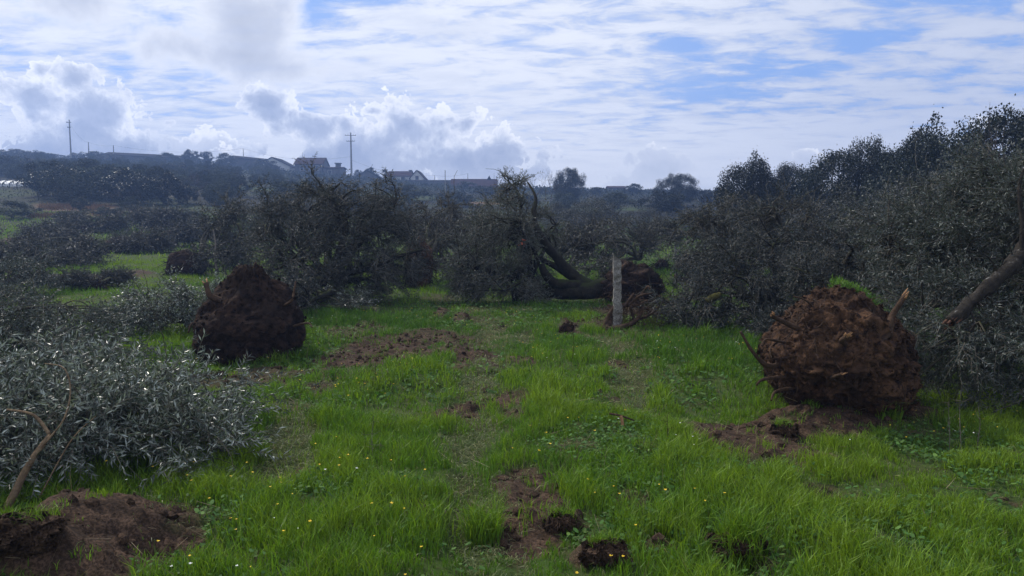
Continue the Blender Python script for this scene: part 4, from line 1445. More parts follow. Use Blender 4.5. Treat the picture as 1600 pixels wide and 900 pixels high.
def village():
    Y = 238.0
    X = lambda px, y=Y: (px - 800) / FPX * y * 1.0043
    Z = lambda py, y=Y: atY(800, py, y)[2]
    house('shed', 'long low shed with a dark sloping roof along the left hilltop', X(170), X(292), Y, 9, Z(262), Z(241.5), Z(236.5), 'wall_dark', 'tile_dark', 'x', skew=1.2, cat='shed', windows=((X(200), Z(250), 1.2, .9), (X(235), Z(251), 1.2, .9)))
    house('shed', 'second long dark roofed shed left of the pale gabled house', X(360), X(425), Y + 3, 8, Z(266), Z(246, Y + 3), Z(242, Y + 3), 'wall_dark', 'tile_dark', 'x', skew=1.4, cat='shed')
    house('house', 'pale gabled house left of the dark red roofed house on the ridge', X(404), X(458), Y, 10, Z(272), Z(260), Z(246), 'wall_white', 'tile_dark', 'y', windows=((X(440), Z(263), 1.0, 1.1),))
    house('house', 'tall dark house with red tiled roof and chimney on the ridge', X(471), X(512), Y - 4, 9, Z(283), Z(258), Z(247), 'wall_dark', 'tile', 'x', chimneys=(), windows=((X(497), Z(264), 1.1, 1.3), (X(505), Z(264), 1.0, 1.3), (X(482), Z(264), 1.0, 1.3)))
    house('house', 'flat low annex with a tall chimney beside the dark red roofed house', X(514), X(541), Y - 4, 7, Z(282), Z(264), Z(262), 'wall_stone', 'tile', 'x', chimneys=((X(533), Z(263), Z(256), 1.4),), windows=((X(524), Z(270), 1.0, 1.0),))
    house('house', 'little stone house with dark roof right of the tall pole', X(566), X(601), Y - 8, 9, Z(290), Z(279), Z(269), 'wall_stone', 'tile_dark', 'y', windows=((X(585, Y - 8), Z(281, Y - 8), .9, .9),))
    house('house', 'farmhouse with light roof and chimney behind the pale gabled farmhouse', X(599), X(625), Y + 6, 10, Z(288), Z(274, Y + 6), Z(267.5, Y + 6), 'wall_white', 'tile_dark', 'x', chimneys=((X(600, Y + 6), Z(268, Y + 6), Z(264.5, Y + 6), 1.2),))
    house('house', 'long red roofed farmhouse in the middle of the village', X(611), X(645), Y - 3, 8, Z(290), Z(276), Z(268), 'wall_white', 'tile', 'x', windows=((X(620), Z(280), 1, 1), (X(634), Z(280), 1, 1)), chimneys=((X(643), Z(269), Z(266.5), .8),))
    house('house', 'white gable end house joined to the long red roofed farmhouse', X(646), X(666), Y - 4, 9, Z(290), Z(279), Z(267.5), 'wall_white', 'tile', 'y', windows=((X(656), Z(279), .9, 1.1),))
    g = Geo()
    root = thing('village_wall', ((X(600) + X(712)) / 2, Y - 7, Z(295)), 'long stone retaining wall below the farmhouses', 'wall')
    box(g, X(600), X(712), Y - 7, Y - 6.3, Z(300), Z(284))
    box(g, X(600), X(712), Y - 7.12, Y - 6.2, Z(284) + .003, Z(283))
    part(g, 'masonry', M['wall_stone'], root)
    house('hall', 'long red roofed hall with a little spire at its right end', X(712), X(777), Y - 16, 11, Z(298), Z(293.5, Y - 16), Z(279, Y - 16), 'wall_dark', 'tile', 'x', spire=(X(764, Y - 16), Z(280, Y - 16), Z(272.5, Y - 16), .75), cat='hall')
    house('house', 'small brick house alone on the skyline right of the big dark tree', X(945), X(969), Y - 8, 7, Z(305), Z(295.5), Z(292.5), 'wall_stone', 'tile', 'x', windows=((X(953), Z(298.5), .9, .9), (X(962), Z(298.5), .9, .9)))
    house('shed', 'low shed right of the small brick house on the skyline', X(1008), X(1030), Y - 8, 7, Z(305), Z(299), Z(297.5), 'wall_dark', 'tile_dark', 'x', cat='shed')
    # white polytunnel frame, lower on the left slope
    y = 114.0
    x0, x1 = atY(-25, 280, y)[0], atY(42, 280, y)[0]
    zt, zb = atY(0, 281, y)[2], atY(0, 292, y)[2]
    root = thing('polytunnel', ((x0 + x1) / 2, y, zb), 'white covered polytunnel among trees at the left edge', 'greenhouse')
    g = Geo()
    n = 13; th = np.linspace(0, np.pi, n); w = 2.4
    hh = zt - zb
    A = np.stack([np.full(n, x0), y + w - w * np.cos(th), zb + hh * (0.25 + .75 * np.sin(th))], -1); A[0, 2] = A[-1, 2] = zb - .5
    B = A.copy(); B[:, 0] = x1
    V = np.vstack([A, B]); i = np.arange(n - 1)
    g.add(V, [np.stack([i, i + 1, n + i + 1, n + i], -1), np.arange(n)[None], (np.arange(n)[::-1] + n)[None]])
    part(g, 'cover', M['polytunnel'], root)
    for k in range(6):
        g = Geo(); xx = x0 + (x1 - x0) * (k + .5) / 6
        C = A.copy(); C[:, 0] = xx; C[:, 1] = y + w - (w + .06) * np.cos(th); C[:, 2] += .05
        tube(g, C, .07, 5)
        part(g, 'hoop', M['metal'], root)


def pole(name, px, ytop, ybase, Y, label, r0=0.2, arms=(), mat='concrete', group=None):
    p = atY(px, ytop, Y); zb = min(atY(px, ybase, Y)[2], Hs(p[0], Y)) - .3
    root = thing(name, (p[0], Y, zb), label, 'pole', group)
    g = Geo()
    tube(g, [[p[0], Y, zb - .3], [p[0], Y, (zb + p[2]) / 2], [p[0], Y, p[2]]], [r0, r0 * .8, r0 * .55], 8)
    part(g, 'shaft', M[mat], root)
    for (dz, w) in arms:
        g = Geo()
        z = p[2] - dz
        box(g, p[0] - w, p[0] + w, Y - r0 - .14, Y - r0 - .002, z - .07, z + .07)
        for q in (-.95, -.5, .5, .95):
            tube(g, [[p[0] + w * q, Y - r0 - .07, z + .07], [p[0] + w * q, Y - r0 - .07, z + .32]], [.07, .05], 6)
        part(g, 'crossarm', M['metal'], root)
    return p


def cable(name, a, b, label, sag=1.0, r=0.02):
    t = np.linspace(0, 1, 17)[:, None]
    P = np.asarray(a) * (1 - t) + np.asarray(b) * t
    P[:, 2] -= sag * 4 * t[:, 0] * (1 - t[:, 0])
    root = thing(name, tuple(P[0]), label, 'cable', 'power lines along the ridge')
    g = Geo(); tube(g, P, r, 4)
    part(g, 'wire', M['metal'], root)


def poles():
    a = pole('utility_pole', 108, 187, 248, 235, 'tall slender concrete pole on the left hilltop', .26, ((.9, .7), (2.4, .5)))
    b = pole('utility_pole', 138, 222, 240, 240, 'short pole above the round dark tree left of the long shed', .2)
    c = pole('utility_pole', 177, 227, 240, 240, 'short pole at the left end of the long shed roof', .2)
    c2 = pole('utility_pole', 380, 232, 246, 242, 'thin short pole above the second shed roof', .14)
    d = pole('utility_pole', 548, 207, 274, 228, 'tallest concrete pole with two crossarms in the village', .34, ((.9, 1.6), (2.6, 1.2)))
    e = pole('utility_pole', 695.5, 266, 330, 130, 'pale slender pole standing among olives below the village', .11)
    f = pole('utility_pole', 731, 271, 285, 236, 'thin short pole behind the left part of the red roofed hall', .13)
    h = pole('utility_pole', 679, 274, 290, 232, 'thin short pole above the village wall', .12, mat='metal')
    for i, (px, t) in enumerate(((472.5, 238), (475.5, 241), (491, 242), (772, 270))):
        pole('antenna_mast', px, t, t + 13, 238, ('thinner left antenna mast by the dark red roofed house', 'right antenna mast of the close pair by the red roofed house',
             'single antenna mast above the red tiled ridge', 'thin mast beside the little spire')[i], .07, ((.5, .5),) if i == 2 else (), 'metal')
    cable('power_cable', a - [0, 0, .9], b - [0, 0, .1], 'thin dark cable from the tall left pole down to the short pole', 1.2)
    cable('power_cable', b, c, 'thin dark cable between the two short poles by the long shed', .6)
    cable('power_cable', c, c2, 'thin dark cable over the long shed roof', 1.6)
    cable('power_cable', c2, d - [0, 0, 7], 'thin dark cable from the second shed towards the tallest pole', 2.0)
    cable('power_cable', d - [0, 0, 8], h, 'thin dark cable from the tallest pole over the farmhouses', 1.6)
    cable('power_cable', h, f, 'thin dark cable running to the pole behind the hall', .5)


village()
poles()
hill_trees()

# ------------------------------------------------------------------ felled olives
def G(px, py):
    return ground(px, py)


def blob(px, py, Y, wpx, hpx, depth):
    c = atY(px, py, Y)
    return (c[0], c[1], c[2], wpx / 2 / FPX * Y, depth, hpx / 2 / FPX * Y)


def root_base(x, y):
    return (x, y, Hs(x, y))


def near_left():
    root = thing('fallen_olive_tree', root_base(-3.4, 6.0), 'felled olive with silvery leaves and pale bent branches in the near left corner', 'fallen tree')
    B = [blob(90, 640, 6.6, 330, 150, 1.0), blob(230, 655, 6.4, 270, 150, .8), blob(300, 700, 6.0, 150, 100, .6), blob(20, 690, 5.7, 260, 190, .7), blob(130, 700, 5.9, 240, 130, .6), blob(-80, 650, 6.2, 240, 200, .9)]
    def extra(g, r):
        # pale curved limb running up from the lower left
        P = spline([atY(8, 800, 4.9), atY(35, 745, 5.0), atY(52, 715, 5.05), atY(78, 680, 5.15)], 16)
        tube(g, P, np.linspace(.028, .016, 16), 8, 1, 0, .35)
        P = spline([atY(78, 680, 5.15), atY(60, 655, 5.2), atY(44, 645, 5.2), atY(10, 640, 5.3)], 12)
        tube(g, P, np.linspace(.013, .007, 12), 7, 1)
        P = spline([atY(68, 695, 5.1), atY(100, 655, 5.2), atY(110, 610, 5.3), atY(100, 575, 5.35), atY(70, 568, 5.4)], 16)
        tube(g, P, np.linspace(.008, .0035, 16), 6, 1)
        P = spline([atY(60, 780, 5.0), atY(110, 690, 5.1), atY(150, 650, 5.2)], 12)
        tube(g, P, np.linspace(.006, .003, 12), 6, 1)
    M['bark_pair'] = M['bark']
    olive_crown(root, B, atY(-60, 740, 5.8), 'olive_pale', 501, 210, 3500, 18, .074, .0138, .40, .03, 10, .42, .55, .0022, 'bark', .7,
                extra=None)
    g = Geo(); extra(g, None)
    g.f = [(f, 0) for f, m in g.f]
    part(g, 'pale_limb', M['palebark'], root, True)

    root = thing('fallen_olive_tree', root_base(-6.2, 9.6), 'darker felled olive crown behind the silvery one at the left edge', 'fallen tree')
    B = [blob(60, 530, 9.6, 240, 100, .9), blob(-30, 515, 10, 200, 120, 1.1), blob(130, 555, 9.0, 140, 60, .6), blob(30, 515, 9.6, 120, 60, .7)]
    olive_crown(root, B, atY(-60, 540, 9.6), 'olive', 511, 110, 2600, 15, .058, .013, .30, .04, 7, .3, .45, .0024)


def left_heap():
    root = thing('branch_heap', root_base(-6.2, 13.4), 'low heap of cut silvery olive branches left of the dark root ball', 'branch heap')
    B = [blob(265, 487, 13.4, 150, 66, .8), blob(315, 470, 13.4, 70, 46, .6), blob(215, 500, 13.2, 70, 40, .5)]
    olive_crown(root, B, atY(300, 505, 13.4), 'olive_pale', 521, 80, 1500, 13, .060, .016, .30, .03, 6, .3, .5, .003)
    root = thing('cut_branch', root_base(-3.3, 15.2), 'bare forked branch lying flat below the big dark crown', 'branch')
    g = Geo()
    P = spline([atY(595, 484, 15.2), atY(560, 481, 15.3), atY(510, 478, 15.4), atY(475, 470, 15.6)], 14)
    tube(g, P, np.linspace(.05, .02, 14), 7, 0, 0, .3)
    tube(g, spline([atY(588, 482, 15.2), atY(592, 490, 15.1), atY(597, 494, 15.1)], 6), [.05, .05, .045, .045, .04, .04], 7)
    tube(g, spline([atY(540, 480, 15.3), atY(520, 466, 15.4), atY(500, 462, 15.5)], 8), np.linspace(.02, .008, 8), 5)
    part(g, 'wood', M['bark'], root, True)
    root = thing('branch_heap', root_base(-3.9, 15.4), 'thin litter of leafy twigs in front of the big dark crown', 'branch heap')
    B = [blob(520, 468, 15.7, 120, 30, .5), blob(575, 462, 15.9, 60, 24, .4)]
    olive_crown(root, B, atY(500, 472, 15.6), 'olive_pale', 523, 26, 240, 12, .06, .016, .26, .02, 4, .2, .5, .003)


def big_left_tree():
    c = G(392, 568)
    Y = c[1] + .55
    cc = atY(390, 503, Y)
    root = thing('uprooted_olive_tree', root_base(cc[0], Y), 'uprooted olive with dark peaked root ball at left and big dark crown behind it', 'fallen tree')
    rx = 78 / FPX * Y; rz = 78 / FPX * Y
    roots = [
        ([cc + [-.28, -.3, .35], cc + [-.42, -.35, .42], atY(322, 442, Y - .3)], .05, .035, True),
        ([cc + [.4, 0, .2], atY(455, 470, Y - .2), atY(462, 440, Y - .1)], .03, .012, False),
        ([cc + [.5, -.2, -.1], atY(478, 505, Y - .3), atY(488, 512, Y - .4)], .025, .008, False),
        ([cc + [-.1, -.1, .55], atY(392, 425, Y), atY(400, 410, Y - .05)], .03, .012, False),
        ([cc + [-.5, -.2, -.1], atY(302, 505, Y - .4), atY(294, 520, Y - .5)], .025, .01, False),
    ]
    root_ball(root, cc + [0, 0, -.02], rx * 1.02, .66, rz * 1.14, 11, top=.72, soil='soil_dark', leanx=.08, hairs=4200, roots=roots, hair_len=.14, hair_r=.0018, slabs=500, box_=.10)
    g = Geo()
    P = spline([cc + [0, .3, -.1], atY(418, 500, Y + 1.8), atY(446, 468, Y + 3.8), atY(510, 435, 16.6)], 18)
    P[:, 2] = np.maximum(P[:, 2], H(P[:, 0], P[:, 1]) + .2)
    tube(g, P, np.linspace(.22, .13, 18), 12, 0, 0, .25, 3)
    part(g, 'trunk', M['mossbark'], root, True)
    B = [blob(520, 385, 17.5, 230, 190, 1.6), blob(495, 345, 18, 150, 100, 1.2), blob(580, 362, 18, 160, 110, 1.3), blob(600, 410, 17.2, 150, 110, 1.1), blob(450, 400, 16.0, 130, 120, 1.0), blob(455, 450, 14.6, 110, 70, .8),
         blob(545, 440, 16.6, 200, 60, .8), blob(488, 306, 18.2, 60, 30, .5), blob(430, 345, 18, 80, 60, .8)]
    olive_crown(root, B, P[-1], 'olive_dark', 531, 260, 6200, 14, .068, .017, .38, .11, 12, .25, .5, .004, 'mossbark', .5)
    # root ball of another tree at the right foot of the crown
    c2 = atY(655, 412, 21)
    root = thing('uprooted_olive_tree', root_base(c2[0], 21), 'uprooted olive with brown root ball behind the right foot of the big dark crown', 'fallen tree')
    root_ball(root, c2, 22 / FPX * 21, .5, 38 / FPX * 21, 12, top=.4, soil='soil', res=(80, 60), hairs=900, hair_len=.22, hair_r=.005)
    B = [blob(690, 385, 23.5, 110, 90, 1.4), blob(650, 355, 24, 90, 70, 1.2), blob(712, 350, 24, 90, 60, 1.0)]
    olive_crown(root, B, c2 + [0, 1.0, 0], 'olive_dull', 533, 90, 1700, 12, .085, .022, .42, .08, 7, .25, .5, .006)


def centre_tree():
    cc = atY(985, 445, 17.6)
    root = thing('uprooted_olive_tree', root_base(cc[0], 17.6), 'fallen olive in the centre with mossy curving limbs, root ball behind the stone post', 'fallen tree')
    Y = 17.6
    roots = [([cc + [.5, 0, .2], atY(1018, 430, Y - .1), atY(1031, 436, Y - .2)], .06, .035, False),
             ([cc + [-.4, -.2, .3], atY(965, 425, Y - .4), atY(980, 412, Y - .5)], .07, .05, False),
             ([cc + [-.1, -.5, -.2], atY(985, 462, Y - .7), atY(1000, 476, Y - .8)], .04, .015, False)]
    root_ball(root, cc, 43 / FPX * Y, .6, 30 / FPX * Y, 13, top=.1, soil='soil_dark', lump=.26, res=(110, 80), hairs=2600, roots=roots, hair_len=.22, hair_r=.004, slabs=160)
    g = Geo()
    P = spline([cc + [-.3, 0, -.05], atY(935, 452, Y), atY(900, 455, Y - .1), atY(860, 455, Y - .1), atY(800, 462, Y - .2)], 26)
    tube(g, P, np.linspace(.27, .15, 26), 14, 0, 0, .3, 5)
    P1 = spline([atY(920, 448, Y), atY(893, 428, Y), atY(866, 398, Y - .3), atY(842, 365, Y - .6), atY(834, 335, Y - .5), atY(837, 308, Y - .4), atY(824, 284, Y - .1)], 34)
    tube(g, P1, np.concatenate([np.linspace(.165, .10, 14), np.linspace(.095, .015, 20)]), 12, 0, 0, .3, 6)
    P2 = spline([atY(905, 446, Y - .1), atY(868, 442, Y - .3), atY(850, 425, Y - .4), atY(846, 412, Y - .4)], 14)
    tube(g, P2, np.linspace(.13, .07, 14), 10, 0, 0, .3, 7)
    P3 = spline([atY(890, 430, Y + .1), atY(865, 415, Y + .2), atY(840, 402, Y + .3)], 12)
    tube(g, P3, np.linspace(.10, .05, 12), 9, 0, 0, .3, 8)
    part(g, 'trunk', M['mossbark'], root, True)
    B = [blob(775, 440, 16.8, 120, 90, 1.0), blob(785, 380, 17.2, 110, 110, 1.0), blob(800, 335, 18.0, 90, 70, .8), blob(755, 405, 16.8, 80, 110, .8), blob(832, 470, 16.6, 60, 30, .4), blob(806, 296, 18.2, 50, 30, .4), blob(830, 440, 17.6, 60, 60, .5), blob(838, 360, 18.4, 70, 80, .6), blob(818, 370, 16.6, 44, 60, .3), blob(735, 440, 16.8, 60, 80, .6)]
    olive_crown(root, B, atY(830, 430, 17.2), 'olive', 541, 270, 5400, 13, .058, .013, .34, .07, 11, .3, .45, .004, 'mossbark', .5)
    g = Geo()
    r = rs(5); p = atY(822, 380, 16.3)
    k = 8
    Pp = p + r.normal(0, [.10, .08, .04], (k, 3))
    a = norm(r.normal(size=(k, 3))); b = norm(np.cross(a, r.normal(size=(k, 3)))); s_ = .035
    g.add(np.stack([Pp - a * s_, Pp + b * s_ * .6, Pp + a * s_, Pp - b * s_ * .6], 1).reshape(-1, 3), [np.arange(k)[:, None] * 4 + np.array([[0, 1, 2, 3]])])
    part(g, 'orange_leaves', M['orange'], root)

    # granite vineyard post
    p = G(965, 512)
    Yp = p[1]
    top = atY(964, 399, Yp)
    root = thing('stone_post', (p[0], Yp, p[2]), 'slim upright granite post with slanting top in the middle of the field', 'post')
    g = Geo()
    n = 22; wx = 6.6 / FPX * Yp
    zs = np.linspace(p[2] - .25, top[2], n)
    V = []
    r = rs(4)
    for i, z in enumerate(zs):
        f = 1 - .22 * i / n
        for (sx, sy) in ((-1, -1), (1, -1), (1, 1), (-1, 1)):
            V.append([p[0] + sx * wx * f * 1.1 + .009 * r.normal() - (.03 * i / n), Yp + sy * .07 * f + .009 * r.normal(), z - (.12 if (i == n - 1 and sx > 0) else 0)])
    F = [[i * 4 + j, i * 4 + (j + 1) % 4, i * 4 + 4 + (j + 1) % 4, i * 4 + 4 + j] for i in range(n - 1) for j in range(4)]
    F.append([n * 4 - 4, n * 4 - 3, n * 4 - 2, n * 4 - 1])
    g.add(V, np.array(F))
    part(g, 'shaft', M['granite'], root)
    # old vine / roots sprawling at its foot
    c = atY(980, 492, Yp + .2)
    root = thing('uprooted_stump', root_base(c[0], c[1]), 'old uprooted vine stump sprawling at the foot of the stone post', 'stump')
    g = Geo(); r = rs(8)
    S = [[(942, 518), (950, 498), (962, 480), (985, 476), (1000, 478)], [(945, 516), (975, 510), (995, 500), (1005, 480)], [(948, 514), (955, 500), (957, 492)],
         [(985, 476), (1000, 462), (1020, 458)], [(995, 480), (1012, 470), (1030, 476)], [(1000, 498), (1018, 490), (1030, 478)], [(975, 480), (985, 466), (990, 458)], [(960, 512), (990, 512), (1010, 506)],
         [(985, 478), (990, 500), (996, 514)], [(1002, 462), (1012, 448), (1016, 452)], [(992, 470), (1010, 482), (1026, 496)]]
    for i, s_ in enumerate(S):
        P = spline([atY(a, b, Yp - .1 + .12 * math.sin(3.1 * i + j)) for j, (a, b) in enumerate(s_)], 14)
        P[:, 2] = np.maximum(P[:, 2], H(P[:, 0], P[:, 1]) + .01)
        tube(g, P, np.linspace(.055 if i < 3 else .03, .03 if i < 3 else .012, 14), 7, 0, 0, .4, i)
    part(g, 'wood', M['root'], root, True)
    g = Geo()
    k = 900
    t = c + r.normal(0, [.42, .2, .16], (k, 3)) + [.25, 0, .05]
    t[:, 2] = np.maximum(t[:, 2], H(t[:, 0], t[:, 1]) + .01)
    shoots(g, t, r.normal(size=(k, 3)), r.uniform(.08, .3, k), 2, .03, .008, 9, 0, 0, .003, .2)
    part(g, 'rootlets', M['root'], root)


def heap_right_of_post():
    root = thing('fallen_olive_tree', root_base(3.9, 13.6), 'felled dark olive crown spreading on the grass left of the right root ball', 'fallen tree')
    B = [blob(1130, 470, 12.9, 190, 90, .9), blob(1200, 440, 13.6, 220, 150, 1.1), blob(1080, 480, 13.2, 90, 70, .6), blob(1160, 505, 12.2, 170, 50, .6), blob(1250, 480, 12.6, 140, 90, .8)]
    olive_crown(root, B, atY(1200, 480, 13.4), 'olive_dark', 551, 170, 3900, 14, .06, .015, .30, .06, 10, .3, .45, .003, 'mossbark')
    root = thing('fallen_olive_tree', root_base(5.6, 15.6), 'tall dark felled crown with glinting twig ends rising behind the low heap', 'fallen tree')
    B = [blob(1150, 370, 16, 150, 110, 1.1), blob(1230, 385, 15.6, 160, 150, 1.2), blob(1310, 400, 15, 130, 130, 1.1), blob(1105, 345, 16.2, 60, 50, .6)]
    olive_crown(root, B, atY(1260, 430, 15.6), 'olive_dark', 553, 170, 3600, 13, .066, .016, .34, .07, 10, .15, .55, .004, 'bark')  # darker leaf colour stands in for deep shade inside this crown
    # yellow mossy stump in the heap
    p = atY(1117, 463, 12.6)
    root = thing('mossy_branch', (p[0], p[1], p[2] - .12), 'short yellow mossed branch poking from the dark branch heap', 'branch')
    g = Geo(); tube(g, spline([p + [-.14, 0, -.08], p, p + [.10, .05, .03]], 8), [.05, .055, .06, .06, .055, .05, .045, .04], 8, 0, 0, .5)
    part(g, 'wood', mat_plain('yellow_moss', (.075, .066, .014), .95, .4, 14), root, True)


def right_ball():
    c = G(1310, 640)
    Y = c[1] + .62
    cc = atY(1308, 550, Y)
    root = thing('uprooted_olive_tree', root_base(cc[0], Y), 'uprooted olive with large red brown root ball and splintered roots on the right', 'fallen tree')
    rx = 99 / FPX * Y; rz = 99 / FPX * Y
    y0 = Y - .45
    roots = [
        ([cc + [-.45, -.1, -.05], atY(1203, 572, y0), atY(1178, 552, y0 - .05), atY(1157, 518, y0 - .05)], .032, .012, False),
        ([cc + [-.42, -.3, -.2], atY(1212, 590, y0), atY(1190, 594, y0 - .1), atY(1182, 602, y0 - .1)], .026, .008, False),
        ([cc + [-.4, -.3, -.3], atY(1215, 610, y0), atY(1205, 626, y0 - .1)], .02, .008, False),
        ([cc + [-.35, -.35, .2], atY(1218, 500, y0), atY(1206, 492, y0 - .1)], .026, .020, True),
        ([cc + [.35, -.5, .1], atY(1388, 515, y0 - .1), atY(1393, 495, y0), atY(1416, 460, y0)], .034, .026, True),
        ([cc + [.3, -.45, -.2], atY(1372, 545, y0 - .2), atY(1390, 520, y0 - .12), atY(1391, 500, y0 - .05)], .02, .03, False),
        ([cc + [0, -.5, .1], atY(1316, 535, y0 - .28), atY(1326, 524, y0 - .36)], .03, .026, True),
        ([cc + [0, -.5, -.2], atY(1300, 592, y0 - .28), atY(1318, 584, y0 - .4)], .02, .014, True),
        ([cc + [-.3, -.3, .4], atY(1260, 470, y0), atY(1240, 463, y0)], .014, .006, False),
        ([cc + [-.5, -.2, .1], atY(1200, 530, y0), atY(1190, 540, y0 - .1)], .016, .006, False),
    ]
    ball = root_ball(root, cc, rx, .72, rz * 1.04, 21, top=.26, soil='soil', leanx=-.06, hairs=6000, roots=roots, hair_len=.13, hair_r=.0015, res=(230, 170), slabs=1200, lump=.20)
    # turf still growing on the back of the torn-up plate
    r = rs(3)
    g = Geo()
    k = 5200
    th = r.uniform(-.7, 1.35, k)     # from the right side over the top
    rr = r.uniform(.88, 1.08, k)
    P = cc + np.stack([np.cos(th) * rx * rr * 1.02 + .07, .42 + .36 * r.rand(k), np.sin(th) * rz * rr], -1)
    P[:, 0] = np.minimum(P[:, 0], cc[0] + rx * 1.05)
    out = norm(np.stack([np.cos(th), .7 + 0 * th, np.sin(th)], -1) + r.normal(0, .35, (k, 3)))
    Lh = r.uniform(.05, .17, k); sd_ = norm(np.cross(out, r.normal(size=(k, 3)))) * .0028
    tip = P + out * Lh[:, None]; tip[:, 2] -= Lh * .4
    mid = P + out * (Lh * .55)[:, None]
    V = np.stack([P - sd_, P + sd_, mid + sd_, mid - sd_, tip], 1)
    o = np.arange(k)[:, None] * 5
    g.add(V.reshape(-1, 3), [o + np.array([[0, 1, 2, 3]]), o + np.array([[3, 2, 4]])], 0, np.repeat(np.clip(r.normal(.35, .25, k), 0, 1), 5))
    part(g, 'turf', M['grass'], ball)
    g = Geo()
    P = spline([cc + [0, .4, -.1], cc + [.55, 1.6, -.15], cc + [1.2, 2.8, -.05], cc + [1.7, 3.8, .1]], 18)
    tube(g, P, np.linspace(.17, .10, 18), 10, 0, 0, .3, 2)
    part(g, 'trunk', M['mossbark'], root, True)
    B = [blob(1370, 430, 11.2, 170, 130, .9), blob(1300, 420, 12, 130, 90, .8), blob(1420, 400, 11.5, 150, 160, .9)]
    olive_crown(root, B, P[-1], 'olive_dark', 561, 110, 2600, 15, .06, .014, .30, .06, 9, .2, .5, .003, 'mossbark')  # crown shade put into the leaf colour by using the darker leaves


def right_tree():
    root = thing('fallen_olive_tree', root_base(6.0, 8.6), 'large felled olive filling the right edge with a broken pale limb', 'fallen tree')
    B = [blob(1530, 560, 8.0, 210, 170, .8), blob(1500, 470, 8.9, 230, 150, .9), blob(1560, 400, 8.8, 220, 180, 1.0), blob(1480, 390, 9.6, 200, 150, .9), blob(1600, 320, 9.0, 210, 130, .9),
         blob(1650, 500, 8.2, 220, 260, 1.0), blob(1540, 320, 9.6, 140, 90, .7), blob(1450, 350, 10, 110, 100, .8), blob(1500, 615, 7.6, 110, 50, .4), blob(1590, 280, 9.4, 90, 50, .5), blob(1570, 530, 7.5, 120, 60, .3)]
    olive_crown(root, B, atY(1660, 430, 9.0), 'olive', 571, 330, 7600, 16, .062, .0115, .32, .06, 13, .12, .5, .0024, 'bark', .5)
    g = Geo()
    P = spline([atY(1484, 503, 7.7), atY(1510, 480, 7.75), atY(1545, 448, 7.85), atY(1580, 415, 8.0), atY(1610, 380, 8.2), atY(1650, 330, 8.6)], 30)
    tube(g, P, np.linspace(.058, .09, 30), 14, 0, 0, .6, 3)
    r = rs(2)
    tube(g, spline([atY(1596, 405, 8.05), atY(1598, 350, 8.1), atY(1592, 300, 8.2), atY(1600, 262, 8.3)], 14), np.linspace(.035, .012, 14), 7)
    for q in range(16):
        i = r.randint(6, 28); d_ = norm(r.normal(size=3) + [0, -.4, .5])
        tube(g, curve_pts(P[i], P[i] + d_ * r.uniform(.12, .5), 7, .14, r), np.linspace(.012, .003, 7), 5)
    limb = part(g, 'broken_limb', M['lichenbark'], root, True)
    g = Geo()
    e = atY(1484, 503, 7.7); dr = norm(e - atY(1510, 480, 7.75))
    for q in range(14):
        o_ = r.normal(0, .026, 3)
        tube(g, [e + o_ - dr * .06, e + o_ * 1.1 + dr * r.uniform(.0, .05)], [.022, .009], 5)
    part(g, 'splintered_end', mat_plain('weathered_torn_wood', (.085, .042, .025), .9, .5, 40), limb)
    return


